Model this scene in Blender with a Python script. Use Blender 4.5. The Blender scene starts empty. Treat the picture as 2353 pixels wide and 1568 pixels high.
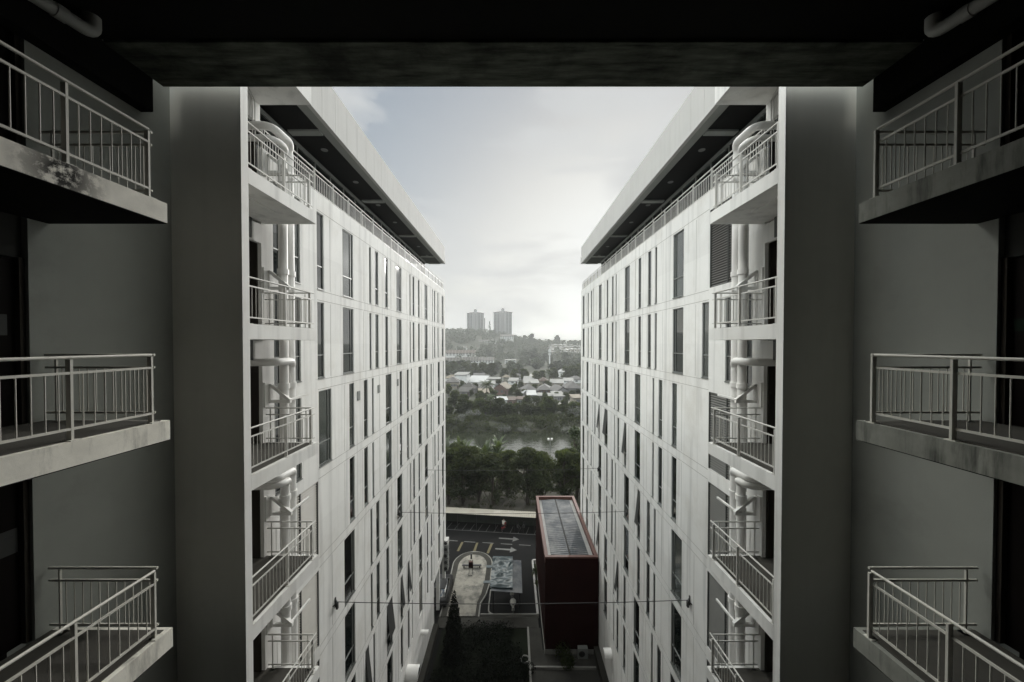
import bpy, math, random
import numpy as np
from mathutils import Vector, Matrix

R = math.radians
rnd = random.Random(7)
SC = bpy.context.scene
COL = SC.collection

# ------------------------------------------------------------------ camera model
F, CX, HY, PITCH = 824.0, 1179.0, 790.0, R(0.8)      # focal length, vanishing point of a 2353 x 1568 frame
PY = HY + F * math.tan(PITCH)
def ray(px, py):
    u, v = (px - CX) / F, (py - PY) / F
    c, s = math.cos(PITCH), math.sin(PITCH)
    return Vector((u, c - v * s, -s - v * c))
def at_z(px, py, z):
    d = ray(px, py); return d * (z / d.z)
def at_y(px, py, y):
    d = ray(px, py); return d * (y / d.y)
G = -26.0                                            # ground level, eye at 0

# ------------------------------------------------------------------ materials
MATS = {}
def mat(name, col, rough=.8, var=.12, scale=3.0, stretch=(1, 1, 1), bump=0.0, bscale=40., metal=0., spec=.5,
        stain=None, stain_scale=1.2, stain_lo=.55, stain_hi=.7, stain_amt=.8, stain_stretch=(1, 1, 1), detail=6, translucent=None, objrand=0., streak=0.):
    m = bpy.data.materials.new(name); m.use_nodes = True
    nt = m.node_tree; N = nt.nodes; L = nt.links
    bs = N['Principled BSDF']; out = N['Material Output']
    bs.inputs['Roughness'].default_value = rough
    bs.inputs['Metallic'].default_value = metal
    bs.inputs['Specular IOR Level'].default_value = spec
    geo = N.new('ShaderNodeNewGeometry')
    mp = N.new('ShaderNodeMapping'); mp.inputs['Scale'].default_value = stretch
    L.new(geo.outputs['Position'], mp.inputs['Vector'])
    nz = N.new('ShaderNodeTexNoise'); nz.inputs['Scale'].default_value = scale; nz.inputs['Detail'].default_value = detail
    nz.inputs['Roughness'].default_value = .6
    L.new(mp.outputs['Vector'], nz.inputs['Vector'])
    mr = N.new('ShaderNodeMapRange'); mr.inputs['From Min'].default_value = .25; mr.inputs['From Max'].default_value = .75
    mr.inputs['To Min'].default_value = 1 - var; mr.inputs['To Max'].default_value = 1 + var
    L.new(nz.outputs['Fac'], mr.inputs['Value'])
    val = mr.outputs['Result']
    if objrand:
        oi = N.new('ShaderNodeObjectInfo')
        m2 = N.new('ShaderNodeMapRange'); m2.inputs['To Min'].default_value = 1 - objrand; m2.inputs['To Max'].default_value = 1 + objrand
        L.new(oi.outputs['Random'], m2.inputs['Value'])
        mu = N.new('ShaderNodeMath'); mu.operation = 'MULTIPLY'
        L.new(val, mu.inputs[0]); L.new(m2.outputs['Result'], mu.inputs[1]); val = mu.outputs[0]
    if streak:
        mp2 = N.new('ShaderNodeMapping'); mp2.inputs['Scale'].default_value = (2.2, 2.2, .12)
        L.new(geo.outputs['Position'], mp2.inputs['Vector'])
        n2 = N.new('ShaderNodeTexNoise'); n2.inputs['Scale'].default_value = 1.5; n2.inputs['Detail'].default_value = 8
        L.new(mp2.outputs['Vector'], n2.inputs['Vector'])
        m3 = N.new('ShaderNodeMapRange'); m3.inputs['From Min'].default_value = .5; m3.inputs['From Max'].default_value = .75
        m3.inputs['To Min'].default_value = 1; m3.inputs['To Max'].default_value = 1 - streak
        L.new(n2.outputs['Fac'], m3.inputs['Value'])
        mu = N.new('ShaderNodeMath'); mu.operation = 'MULTIPLY'
        L.new(val, mu.inputs[0]); L.new(m3.outputs['Result'], mu.inputs[1]); val = mu.outputs[0]
    vm = N.new('ShaderNodeVectorMath'); vm.operation = 'SCALE'; vm.inputs[0].default_value = col[:3]
    L.new(val, vm.inputs['Scale'])
    cout = vm.outputs['Vector']
    if stain:
        n3 = N.new('ShaderNodeTexNoise'); n3.inputs['Scale'].default_value = stain_scale; n3.inputs['Detail'].default_value = 10
        n3.inputs['Roughness'].default_value = .68
        mp3 = N.new('ShaderNodeMapping'); mp3.inputs['Scale'].default_value = stain_stretch; L.new(geo.outputs['Position'], mp3.inputs['Vector'])
        L.new(mp3.outputs['Vector'], n3.inputs['Vector'])
        m4 = N.new('ShaderNodeMapRange'); m4.inputs['From Min'].default_value = stain_lo; m4.inputs['From Max'].default_value = stain_hi
        m4.inputs['To Max'].default_value = stain_amt
        L.new(n3.outputs['Fac'], m4.inputs['Value'])
        mx = N.new('ShaderNodeMix'); mx.data_type = 'RGBA'
        L.new(m4.outputs['Result'], mx.inputs['Factor']); L.new(cout, mx.inputs[6]); mx.inputs[7].default_value = (*stain, 1)
        cout = mx.outputs[2]
    L.new(cout, bs.inputs['Base Color'])
    if bump:
        nb = N.new('ShaderNodeTexNoise'); nb.inputs['Scale'].default_value = bscale; nb.inputs['Detail'].default_value = 5
        L.new(mp.outputs['Vector'], nb.inputs['Vector'])
        bp = N.new('ShaderNodeBump'); bp.inputs['Strength'].default_value = bump; bp.inputs['Distance'].default_value = .02
        L.new(nb.outputs['Fac'], bp.inputs['Height']); L.new(bp.outputs['Normal'], bs.inputs['Normal'])
    if translucent:
        tr = N.new('ShaderNodeBsdfTranslucent'); ms = N.new('ShaderNodeMixShader'); ms.inputs[0].default_value = translucent[3]
        v2 = N.new('ShaderNodeVectorMath'); v2.operation = 'SCALE'; v2.inputs[0].default_value = translucent[:3]
        L.new(val, v2.inputs['Scale']); L.new(v2.outputs['Vector'], tr.inputs['Color'])
        L.new(bs.outputs[0], ms.inputs[1]); L.new(tr.outputs[0], ms.inputs[2]); L.new(ms.outputs[0], out.inputs['Surface'])
    MATS[name] = m
    return m

WHITE = mat('white_render', (.79, .785, .765), .75, .05, .8, streak=.27, bump=.05, bscale=30, stain=(.52, .49, .43), stain_scale=.5, stain_lo=.5, stain_hi=.75, stain_amt=.45)
nt = WHITE.node_tree; N_ = nt.nodes; L_ = nt.links; bs_ = N_['Principled BSDF']; src_ = bs_.inputs['Base Color'].links[0].from_socket
g_ = N_.new('ShaderNodeNewGeometry'); dv = N_.new('ShaderNodeVectorMath'); dv.operation = 'DIVIDE'; dv.inputs[1].default_value = (40, 3.06, 3.3); L_.new(g_.outputs['Position'], dv.inputs[0])
fl = N_.new('ShaderNodeVectorMath'); fl.operation = 'FLOOR'; L_.new(dv.outputs[0], fl.inputs[0]); wn = N_.new('ShaderNodeTexWhiteNoise'); wn.noise_dimensions = '3D'; L_.new(fl.outputs[0], wn.inputs['Vector'])
mr_ = N_.new('ShaderNodeMapRange'); mr_.inputs['To Min'].default_value = .945; mr_.inputs['To Max'].default_value = 1.02; L_.new(wn.outputs['Value'], mr_.inputs['Value'])
sc_ = N_.new('ShaderNodeVectorMath'); sc_.operation = 'SCALE'; L_.new(src_, sc_.inputs[0]); L_.new(mr_.outputs['Result'], sc_.inputs['Scale']); L_.new(sc_.outputs[0], bs_.inputs['Base Color'])
SURR = mat('shade_dark_surround', (.045, .045, .042), .85, .1, .8, spec=.08)  # shade of the recessed door bays put into the colour
FINW = mat('fin_render', (.78, .77, .72), .85, .08, .7, stain=(.45, .44, .40), stain_scale=.7, stain_lo=.52, stain_hi=.8, stain_amt=.4, streak=.06, bump=.06, bscale=35)
INNER = mat('shaded_grey_render', (.30, .31, .285), .85, .10, .7, stain=(.17, .172, .155), stain_scale=.9, stain_lo=.52, stain_hi=.8, stain_amt=.5, streak=.04, bump=.06, bscale=35)  # darker copy of the white wall paint, the well's shade put in
FASCIA = mat('fascia_panel', (.52, .515, .50), .75, .04, .7, streak=.08)
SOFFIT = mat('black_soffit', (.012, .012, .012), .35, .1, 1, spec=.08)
GREYMET = mat('grey_steel', (.22, .23, .22), .5, .08, 2)
CONC = mat('weathered_concrete', (.80, .775, .70), .9, .16, 2.5, stretch=(1, 1, 1), bump=.10, bscale=25, stain=(.045, .045, .04), stain_scale=1.3, stain_lo=.50, stain_hi=.70, stain_amt=.7, stain_stretch=(2.2, 2.2, .45))
CONCU = mat('bare_concrete_floor', (.060, .056, .048), .9, .2, 2, bump=.2)
DARKC = mat('dark_formwork_concrete', (.085, .092, .075), .85, .9, 1.8, stretch=(.6, 4, 1), bump=.35, bscale=6, detail=10, stain=(.012, .013, .011), stain_scale=.8, stain_lo=.45, stain_hi=.65, spec=.08)
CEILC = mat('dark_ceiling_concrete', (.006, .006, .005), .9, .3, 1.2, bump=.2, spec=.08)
RAIL = mat('rail_paint', (.62, .605, .55), .45, .08, 6)
RAILW = mat('white_rail_paint', (.60, .59, .56), .45, .06, 6)
PVC = mat('white_pipe', (.80, .79, .77), .4, .05, 2)
PVCG = mat('grey_pipe', (.32, .32, .30), .45, .08, 3)
DOOR = mat('dark_brown_door', (.004, .0025, .002), .6, .2, 2, spec=.08)
RECESS = mat('recess_shade_brown', (.035, .030, .025), .8, .15, 1, spec=.08)  # near-black brown: shade of the stair recess put into the colour
GLASS = mat('dark_glass', (.008, .011, .011), .04, .05, .4)
GLASS.node_tree.nodes['Principled BSDF'].inputs['IOR'].default_value = 2.1
GLASSB = mat('blinded_glass', (.055, .062, .058), .08, .25, 1.5, stretch=(1, 1, 6))
GLASSB.node_tree.nodes['Principled BSDF'].inputs['IOR'].default_value = 2.1
FRAME = mat('aluminium_frame', (.22, .23, .22), .45, .05, 4, metal=.3)
DARKFR = mat('dark_frame', (.05, .052, .05), .45, .05, 4)
JOINT = mat('panel_joint', (.30, .29, .27), .9, .1, 2)
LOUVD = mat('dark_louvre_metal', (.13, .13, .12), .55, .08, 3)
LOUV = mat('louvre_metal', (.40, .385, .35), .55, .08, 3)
REDW = mat('dark_red_render', (.012, .0032, .0027), .8, .15, 1, spec=.04, streak=.2)
REDC = mat('red_coping', (.085, .036, .028), .6, .12, 1.5)
ZINC = mat('zinc_roof_sun_mottled', (.028, .034, .043), .45, .3, .6, metal=.2, stain=(.13, .132, .134), stain_scale=.45, stain_lo=.45, stain_hi=.62, stain_amt=.8)  # lighter blotches are mottled sunlight put into the roof colour
ASPH = mat('asphalt', (.009, .009, .0092), .9, .18, .5, bump=.2, bscale=12, stain=(.014, .0138, .0135), stain_scale=.25, stain_lo=.5, stain_hi=.75, stain_amt=.5, spec=.08)
ROADW = mat('road_white', (.085, .085, .082), .8, .2, 3)
ROADY = mat('road_yellow', (.072, .060, .026), .8, .2, 3)
PLAZA = mat('plaza_concrete', (.20, .19, .165), .9, .2, 2.5, stain=(.045, .044, .042), stain_scale=.75, stain_lo=.46, stain_hi=.62, stain_amt=.8, bump=.2, bscale=10)
KERB = mat('kerb_concrete', (.16, .157, .145), .85, .18, 2, bump=.2)
PATH = mat('path_concrete', (.04, .039, .035), .9, .2, 1, stain=(.022, .022, .02), stain_scale=.7, stain_lo=.45, stain_hi=.7, spec=.08)
SOIL = mat('soil_grass', (.008, .010, .006), .95, .4, 2, bump=.4, bscale=8, spec=.08)
LAND = mat('ground_grass', (.026, .029, .018), .95, .35, .12, detail=9, stain=(.06, .053, .037), stain_scale=.05, stain_lo=.5, stain_hi=.64, stain_amt=.5)
SAND = mat('bank_earth', (.058, .052, .040), .95, .3, .6, stain=(.025, .027, .016), stain_scale=.5, stain_lo=.42, stain_hi=.56)
LOT = mat('pale_gravel', (.22, .215, .20), .95, .25, .4)
TARP = mat('blue_tarpaulin', (.020, .034, .039), .32, .2, 1.4, bump=.2, bscale=5)
SHED = mat('shed_roof', (.26, .245, .21), .6, .12, .8, stain=(.11, .08, .055), stain_scale=.3, stain_lo=.55, stain_hi=.75, stain_amt=.7)
SHEDW = mat('shed_hoarding', (.05, .06, .05), .8, .2, 1, spec=.08)
BLACKM = mat('black_metal', (.012, .012, .013), .35, .1, 3)
CARP = mat('black_car_paint', (.008, .008, .009), .45, .05, 3)
TYRE = mat('rubber', (.012, .012, .012), .85, .1, 5)
CHROME = mat('chrome', (.5, .5, .5), .2, .05, 5, metal=1)
BIKER = mat('red_bike_paint', (.38, .02, .025), .3, .05, 4)
BIKEW = mat('white_bike_paint', (.62, .62, .58), .3, .05, 4)
LEAF = mat('leaf_dark', (.015, .021, .010), .6, .5, .55, objrand=.3, spec=.15, translucent=(.145, .18, .035, .28))
LEAFF = mat('leaf_far_hazed', (.060, .069, .050), .8, .35, .12, objrand=.35, translucent=(.06, .08, .025, .2))  # lightened leaves: part of the distance haze put into the colour
LEAFP = mat('leaf_pale', (.13, .135, .12), .7, .35, .5, objrand=.2)
LEAFB = mat('leaf_banana', (.035, .052, .020), .42, .3, .6, objrand=.2, translucent=(.09, .12, .03, .3))
LEAFK = mat('leaf_conifer', (.004, .006, .003), .8, .3, 1.5, spec=.08)
BARK = mat('bark', (.055, .045, .035), .95, .3, 4, stretch=(1, 1, .3), bump=.4)
TOWERW = mat('tower_wall', (.26, .26, .265), .8, .06, .05)
TOWERR = mat('tower_roof', (.17, .16, .16), .8, .1, .1)
WINFAR = mat('far_window', (.05, .055, .06), .3, .2, .2)
ROOFS = {'grey': mat('roof_grey', (.085, .082, .08), .8, .25, .6), 'brown': mat('roof_brown', (.07, .052, .043), .8, .25, .6),
         'pale': mat('roof_pale', (.16, .16, .153), .55, .15, .5), 'white': mat('roof_white', (.30, .305, .305), .5, .1, .4),
         'tan': mat('roof_tan', (.15, .13, .10), .8, .2, .6), 'dark': mat('roof_dark', (.035, .033, .03), .8, .25, .5)}
WALLS = {'white': mat('wall_white', (.62, .63, .63), .8, .08, .5), 'cream': mat('wall_cream', (.26, .24, .20), .8, .12, .5),
         'brown': mat('wall_brown', (.15, .095, .08), .8, .15, .5), 'green': mat('wall_pale_green', (.30, .33, .30), .8, .12, .5),
         'pink': mat('wall_dusty_pink', (.25, .18, .16), .8, .15, .5), 'grey': mat('wall_grey', (.20, .20, .20), .8, .15, .5)}
SKIN = mat('skin', (.30, .19, .13), .6, .05, 5)
SHIRT = mat('pale_shirt', (.55, .54, .50), .8, .1, 5)

CONCR = mat('shade_dark_streaked_concrete', (.26, .265, .235), .95, .25, 2.5, bump=.10, bscale=25, stain=(.03, .032, .028), stain_scale=1.6, stain_lo=.50, stain_hi=.68, stain_amt=.8, stain_stretch=(2.4, 2.4, .35), streak=.4)  # darker copy for the right slabs: shade put in, plus drip streaks
CONCM = mat('mould_stained_concrete', (.80, .775, .70), .9, .16, 2.5, bump=.10, bscale=25, stain=(.012, .012, .010), stain_scale=7., stain_lo=.40, stain_hi=.52, stain_amt=1)
nt = CONCM.node_tree; N_ = nt.nodes; g_ = N_.new('ShaderNodeNewGeometry'); vd = N_.new('ShaderNodeVectorMath'); vd.operation = 'DISTANCE'; vd.inputs[1].default_value = (-5.34, 4.28, 2.02)
nt.links.new(g_.outputs['Position'], vd.inputs[0]); mr_ = N_.new('ShaderNodeMapRange'); mr_.inputs['From Min'].default_value = .12; mr_.inputs['From Max'].default_value = .52; mr_.inputs['To Min'].default_value = 1; mr_.inputs['To Max'].default_value = 0
nt.links.new(vd.outputs['Value'], mr_.inputs['Value']); mxn = [n for n in N_ if n.bl_idname == 'ShaderNodeMix'][0]; l_ = mxn.inputs['Factor'].links[0].from_socket
mu_ = N_.new('ShaderNodeMath'); mu_.operation = 'MULTIPLY'; nt.links.new(l_, mu_.inputs[0]); nt.links.new(mr_.outputs['Result'], mu_.inputs[1]); nt.links.new(mu_.outputs[0], mxn.inputs['Factor'])

# ------------------------------------------------------------------ mesh builder
WL = {}
def world(o): return WL.get(o.name, Vector((0, 0, 0)))
class MB:
    def __init__(s): s.v = []; s.f = []; s.sm = []
    def add(s, vs, fs, smooth=False):
        n = len(s.v); s.v += [tuple(p) for p in vs]; s.f += [tuple(i + n for i in f) for f in fs]; s.sm += [smooth] * len(fs); return s
    def box(s, x0, x1, y0, y1, z0, z1):
        x0, x1 = min(x0, x1), max(x0, x1); y0, y1 = min(y0, y1), max(y0, y1); z0, z1 = min(z0, z1), max(z0, z1)
        v = [(x0, y0, z0), (x1, y0, z0), (x1, y1, z0), (x0, y1, z0), (x0, y0, z1), (x1, y0, z1), (x1, y1, z1), (x0, y1, z1)]
        return s.add(v, [(3, 2, 1, 0), (4, 5, 6, 7), (0, 1, 5, 4), (1, 2, 6, 5), (2, 3, 7, 6), (3, 0, 4, 7)])
    def bar(s, p, q, w, h, up=(0, 0, 1)):
        p, q = Vector(p), Vector(q); d = (q - p).normalized(); up = Vector(up)
        if abs(d.dot(up)) > .98: up = Vector((0, 1, 0))
        a = d.cross(up).normalized() * (w / 2); b = a.cross(d).normalized() * (h / 2)
        v = [p - a - b, p + a - b, p + a + b, p - a + b, q - a - b, q + a - b, q + a + b, q - a + b]
        return s.add(v, [(0, 1, 2, 3), (7, 6, 5, 4), (0, 4, 5, 1), (1, 5, 6, 2), (2, 6, 7, 3), (3, 7, 4, 0)])
    def tube(s, pts, r, n=10, cap=True):
        pts = [Vector(p) for p in pts]; rr = r if isinstance(r, (list, tuple)) else [r] * len(pts)
        rings = []; prev = None
        for i, p in enumerate(pts):
            d = (pts[min(i + 1, len(pts) - 1)] - pts[max(i - 1, 0)]).normalized()
            if prev is None:
                a = Vector((0, 0, 1)) if abs(d.z) < .9 else Vector((1, 0, 0)); a = (a - d * a.dot(d)).normalized()
            else: a = (prev - d * prev.dot(d)).normalized()
            prev = a; b = d.cross(a)
            rings.append([p + (a * math.cos(2 * math.pi * k / n) + b * math.sin(2 * math.pi * k / n)) * rr[i] for k in range(n)])
        v = [p for g in rings for p in g]; f = []
        for i in range(len(pts) - 1):
            for k in range(n):
                k2 = (k + 1) % n; f.append((i * n + k, i * n + k2, (i + 1) * n + k2, (i + 1) * n + k))
        s.add(v, f, True)
        if cap: s.add(rings[0], [tuple(reversed(range(n)))]); s.add(rings[-1], [tuple(range(n))])
        return s
    def quad(s, *p): return s.add(p, [tuple(range(len(p)))])
    def prism(s, poly, z0, z1):
        a = sum(poly[i][0] * poly[(i + 1) % len(poly)][1] - poly[(i + 1) % len(poly)][0] * poly[i][1] for i in range(len(poly)))
        if a < 0: poly = poly[::-1]
        n = len(poly); v = [(p[0], p[1], z0) for p in poly] + [(p[0], p[1], z1) for p in poly]
        return s.add(v, [tuple(reversed(range(n))), tuple(range(n, 2 * n))] + [(i, (i + 1) % n, n + (i + 1) % n, n + i) for i in range(n)])
    def mesh(s, name, off=Vector((0, 0, 0))):
        me = bpy.data.meshes.new(name)
        me.from_pydata([(x - off[0], y - off[1], z - off[2]) for x, y, z in s.v], [], s.f)
        me.polygons.foreach_set('use_smooth', s.sm); me.update(); return me
    def build(s, name, m, parent=None, origin=None):
        off = Vector(origin) if origin is not None else (world(parent) if parent else Vector((0, 0, 0)))
        me = s.mesh(name, off); me.materials.append(m)
        o = bpy.data.objects.new(name, me); COL.objects.link(o)
        o.location = off - (world(parent) if parent else Vector((0, 0, 0)))
        o.parent = parent; WL[o.name] = off
        return o
def put(name, me, parent, loc, rot=(0, 0, 0)):
    o = bpy.data.objects.new(name, me); COL.objects.link(o); o.parent = parent
    o.location = Vector(loc) - (world(parent) if parent else Vector((0, 0, 0))); o.rotation_euler = rot
    WL[o.name] = Vector(loc); return o
def tag(o, label=None, cat=None, group=None, kind=None):
    if label: o['label'] = label
    if cat: o['category'] = cat
    if group: o['group'] = group
    if kind: o['kind'] = kind
    return o
def thing(name, loc, label, cat, group=None, rz=0):
    o = bpy.data.objects.new(name, None); COL.objects.link(o); o.location = loc; o.rotation_euler = (0, 0, rz)
    o.empty_display_size = .2; WL[o.name] = Vector(loc)
    return tag(o, label, cat, group)
def copy_tree(o, loc=None, rz=0, label=None, group=None, scale=None):
    c = o.copy(); COL.objects.link(c)
    for ch in o.children:
        d = ch.copy(); COL.objects.link(d); d.parent = c
        for g in ch.children:
            e = g.copy(); COL.objects.link(e); e.parent = d
    if loc is not None: c.location = loc; WL[c.name] = Vector(loc)
    c.rotation_euler = (0, 0, rz)
    if scale: c.scale = scale
    if label: c['label'] = label
    if group: c['group'] = group
    return c
def struct(o): o['kind'] = 'structure'; return o

# ------------------------------------------------------------------ terrain, water, road surfaces
def smooth(a, b, t):
    t = min(1, max(0, (t - a) / (b - a))); return t * t * (3 - 2 * t)
def hgt(x, y):
    if y < 74: return G
    h = G - 6.5 * smooth(74, 80, y)
    h += 5.3 * smooth(117, 126, y)
    hill = smooth(470, 800, y) * (52 - 26 * smooth(-90, 70, x)) - smooth(800, 1500, y) * 10
    roll = 1.2 * math.sin(x * .021 + 1) * math.sin(y * .017) * smooth(160, 400, y)
    return h + hill + roll
ys = list(np.arange(-60, 70, 10.)) + list(np.arange(70, 132, 2.)) + list(np.arange(135, 480, 15.)) + list(np.arange(480, 900, 20.)) + list(np.arange(950, 2100, 100.))
xs = list(np.arange(-1400, -200, 100.)) + list(np.arange(-200, 201, 10.)) + list(np.arange(300, 1401, 100.))
b = MB(); nx = len(xs)
b.add([(x, y, hgt(x, y)) for y in ys for x in xs], [(j * nx + i, j * nx + i + 1, (j + 1) * nx + i + 1, (j + 1) * nx + i) for j in range(len(ys) - 1) for i in range(nx - 1)], True)
struct(b.build('ground', LAND))
WATER = mat('river_water', (.018, .021, .014), .07, .2, .1, spec=.5); WATER.node_tree.nodes['Principled BSDF'].inputs['IOR'].default_value = 2.3
nt = WATER.node_tree; wv = nt.nodes.new('ShaderNodeTexNoise'); wv.inputs['Scale'].default_value = 1.0; wv.inputs['Detail'].default_value = 3
g_ = nt.nodes.new('ShaderNodeNewGeometry'); mp_ = nt.nodes.new('ShaderNodeMapping'); mp_.inputs['Scale'].default_value = (.5, 1.3, 1)
nt.links.new(g_.outputs['Position'], mp_.inputs[0]); nt.links.new(mp_.outputs[0], wv.inputs['Vector'])
bp_ = nt.nodes.new('ShaderNodeBump'); bp_.inputs['Strength'].default_value = .5; bp_.inputs['Distance'].default_value = .10
nt.links.new(wv.outputs['Fac'], bp_.inputs['Height']); nt.links.new(bp_.outputs['Normal'], nt.nodes['Principled BSDF'].inputs['Normal'])
struct(MB().quad((-400, 75, -30), (400, 75, -30), (400, 130, -30), (-400, 130, -30)).build('river_water', WATER))
struct(MB().quad((-60, 53.6, G + .004), (60, 53.6, G + .004), (60, 74, G + .004), (-60, 74, G + .004)).build('river_bank', SAND))

# road frame: slightly turned against the buildings
RU = Vector((.9934, -.115, 0)); RN = Vector((.115, .9934, 0)); R0 = Vector((-2.9, 49.1, G))
def rd(u, n, z=0): p = R0 + RU * u + RN * n; return (p.x, p.y, G + z)
struct(MB().quad((-60, 10, G + .008), (60, 10, G + .008), rd(62, 4, .008), rd(-62, 4, .008)).build('road', ASPH))
mk = MB()
def rquad(b, u0, u1, n0, n1, z=.012, skew=0):
    b.quad(rd(u0, n0, z), rd(u1, n0, z), rd(u1 + skew, n1, z), rd(u0 + skew, n1, z))
bay = MB(); rquad(bay, -40, 30, -.06, .06)
for k in range(-30, 24): rquad(bay, k * 1.12 + .2, k * 1.12 + .28, .06, 1.9, skew=.25)
struct(bay.build('road_marking', ROADW))
def zx(x): return 999.5 + .1758 * x
def zy(y): return 1125.9 + .1758 * y
dash = MB()
for x, y in ((225, 665), (455, 682), (695, 695), (935, 710), (1175, 724), (1395, 740)):
    p = at_z(zx(x), zy(y), G); d = RU * .75
    a = Vector((p.x, p.y, G + .012)); w = RN * .07
    dash.quad(a - d - w, a + d - w, a + d + w, a - d + w)
struct(dash.build('road_marking', ROADW))
for (x0, y0, x1, y1) in ((835, 632, 1100, 650), (788, 770, 1070, 790)):
    p, q = at_z(zx(x0), zy(y0), G), at_z(zx(x1), zy(y1), G)
    p.z = q.z = G + .012; d = (q - p).normalized(); w = Vector((-d.y, d.x, 0)); Ln = (q - p).length
    h = p + d * Ln * .70
    b = MB(); b.quad(p - w * .13, h - w * .17, h + w * .17, p + w * .13); b.quad(h - w * .62, q, h + w * .62)
    struct(b.build('road_arrow', ROADW))
yb = MB()
for qd in (((160, 672), (188, 675), (150, 770), (128, 765)), ((345, 682), (375, 682), (315, 802), (283, 802)), ((540, 690), (568, 690), (525, 818), (492, 815)), ((725, 703), (758, 703), (706, 830), (673, 830))):
    ps = [at_z(zx(x), zy(y), G + .012) for x, y in qd]; yb.quad(*ps[::-1])
struct(yb.build('road_marking', ROADY))

# plaza island with kerb, garden, paths
def px3(x, y): return 942.1 + .2051 * x, 1263.8 + .2051 * y
def g3(x, y, z=G): p = at_z(*px3(x, y), z); return (p.x, p.y)
outer = [(-7.0, 33.6), (-7.0, 38.5)] + [(-4.75 - 2.35 * math.cos(t), 41.7 + 2.6 * math.sin(t)) for t in np.linspace(.05, math.pi - .05, 22)] + [(-2.45, 38.5), (-2.75, 36.6), (-3.2, 35.4), (-3.2, 33.6)]
inner = [(-6.3, 33.6), (-6.35, 38.5)] + [(-4.72 - 1.65 * math.cos(t), 41.4 + 2.1 * math.sin(t)) for t in np.linspace(.05, math.pi - .05, 22)] + [(-3.1, 38.5), (-3.3, 36.6), (-3.6, 35.4), (-3.6, 33.6)]
struct(MB().prism(outer, G, G + .15).build('kerb', KERB))
struct(MB().prism([(x + (.12 if x < -4.75 else -.12), min(y, 44.15)) for x, y in outer], G, G + .154).build('pavement', PATH))
struct(MB().prism(inner, G, G + .21).build('plaza', PLAZA))
struct(MB().prism([(-7.0, 32.3), (2.35, 32.3), (2.35, 33.55), (-7.0, 33.55)], G, G + .13).build('footpath', PATH))
struct(MB().prism([(1.45, 24.0), (2.5, 24.0), (2.5, 32.29), (1.45, 32.29)], G, G + .126).build('footpath', PATH))
struct(MB().prism([(2.5, 24.0), (7.1, 24.0), (7.1, 30.0), (2.5, 30.0)], G, G + .10).build('footpath', PATH))
struct(MB().prism([(-6.4, 10.), (1.25, 10.), (1.25, 32.28), (-6.4, 32.28)], G, G + .06).build('garden_soil', SOIL))
for pts, w, nm in (([(1.35, 24.), (1.35, 32.2)], .16, 'kerb'), ([(1.43, 28.2), (6.6, 28.15)], .14, 'kerb'), ([(-3.1, 33.75), (2.3, 33.75)], .12, 'kerb')):
    b = MB()
    for p, q in zip(pts, pts[1:]): b.bar((*p, G + .15), (*q, G + .15), w, .30)
    struct(b.build(nm, KERB))
b = MB(); kb = [(-2.35, 37.8), (-2.4, 35.2)] + [(-1.75 - .65 * math.cos(t), 34.55 - .6 * math.sin(t)) for t in np.linspace(.2, 1.5, 8)] + [(.3, 33.95)]
for p, q in zip(kb, kb[1:]): b.bar((*p, G + .07), (*q, G + .07), .12, .14)
struct(b.build('kerb', KERB))

# ------------------------------------------------------------------ railings and balconies
BAL = {}
def baluster_mesh(h, r, m):
    k = (round(h, 3), r, m.name)
    if k not in BAL:
        me = MB().tube([(0, 0, 0), (0, 0, h)], r, 6, False).mesh('baluster'); me.materials.append(m); BAL[k] = me
    return BAL[k]
def railing(parent, p, q, z, H, posts, m, step=.118, base=0., ext=0., low=.145, mid=.83, flat=.06, hand=.020):
    """handrail, two rails, flat posts and round balusters along p-q, standing at height z"""
    p, q = Vector((*p, z)), Vector((*q, z)); d = (q - p); Ln = d.length; d.normalize(); n = Vector((-d.y, d.x, 0))
    b = MB(); up = Vector((0, 0, 1))
    b.tube([p - d * ext + up * (H + .02), q + d * ext * .3 + up * (H + .02)], hand, 10)
    b.bar(p + up * H * mid, q + up * H * mid, .022, .03); b.bar(p + up * H * low, q + up * H * low, .022, .03)
    ro = b.build('railing', m, parent)
    for t in posts:
        c = p + d * Ln * t; pb = MB()
        pb.bar(c, c + up * (H - .005), flat, .014 if abs(d.y) > .5 else .014, up=d if False else (0, 1, 0)) if False else pb.box(c.x - (.05 if abs(d.x) < .5 else .012), c.x + (.012), c.y - .014, c.y + .014, z, z + H - .004)
        pb.box(c.x - .06, c.x + .06, c.y - .06, c.y + .06, z, z + .012)
        pb.build('post', m, ro)
    hb = H * (mid - low); nb = int(Ln / step); me = baluster_mesh(hb, .0072, m)
    for i in range(1, nb):
        t = i / nb
        if any(abs(t - u) * Ln < .05 for u in posts): continue
        put('baluster', me, ro, p + d * Ln * t + up * H * low)
    return ro

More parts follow.
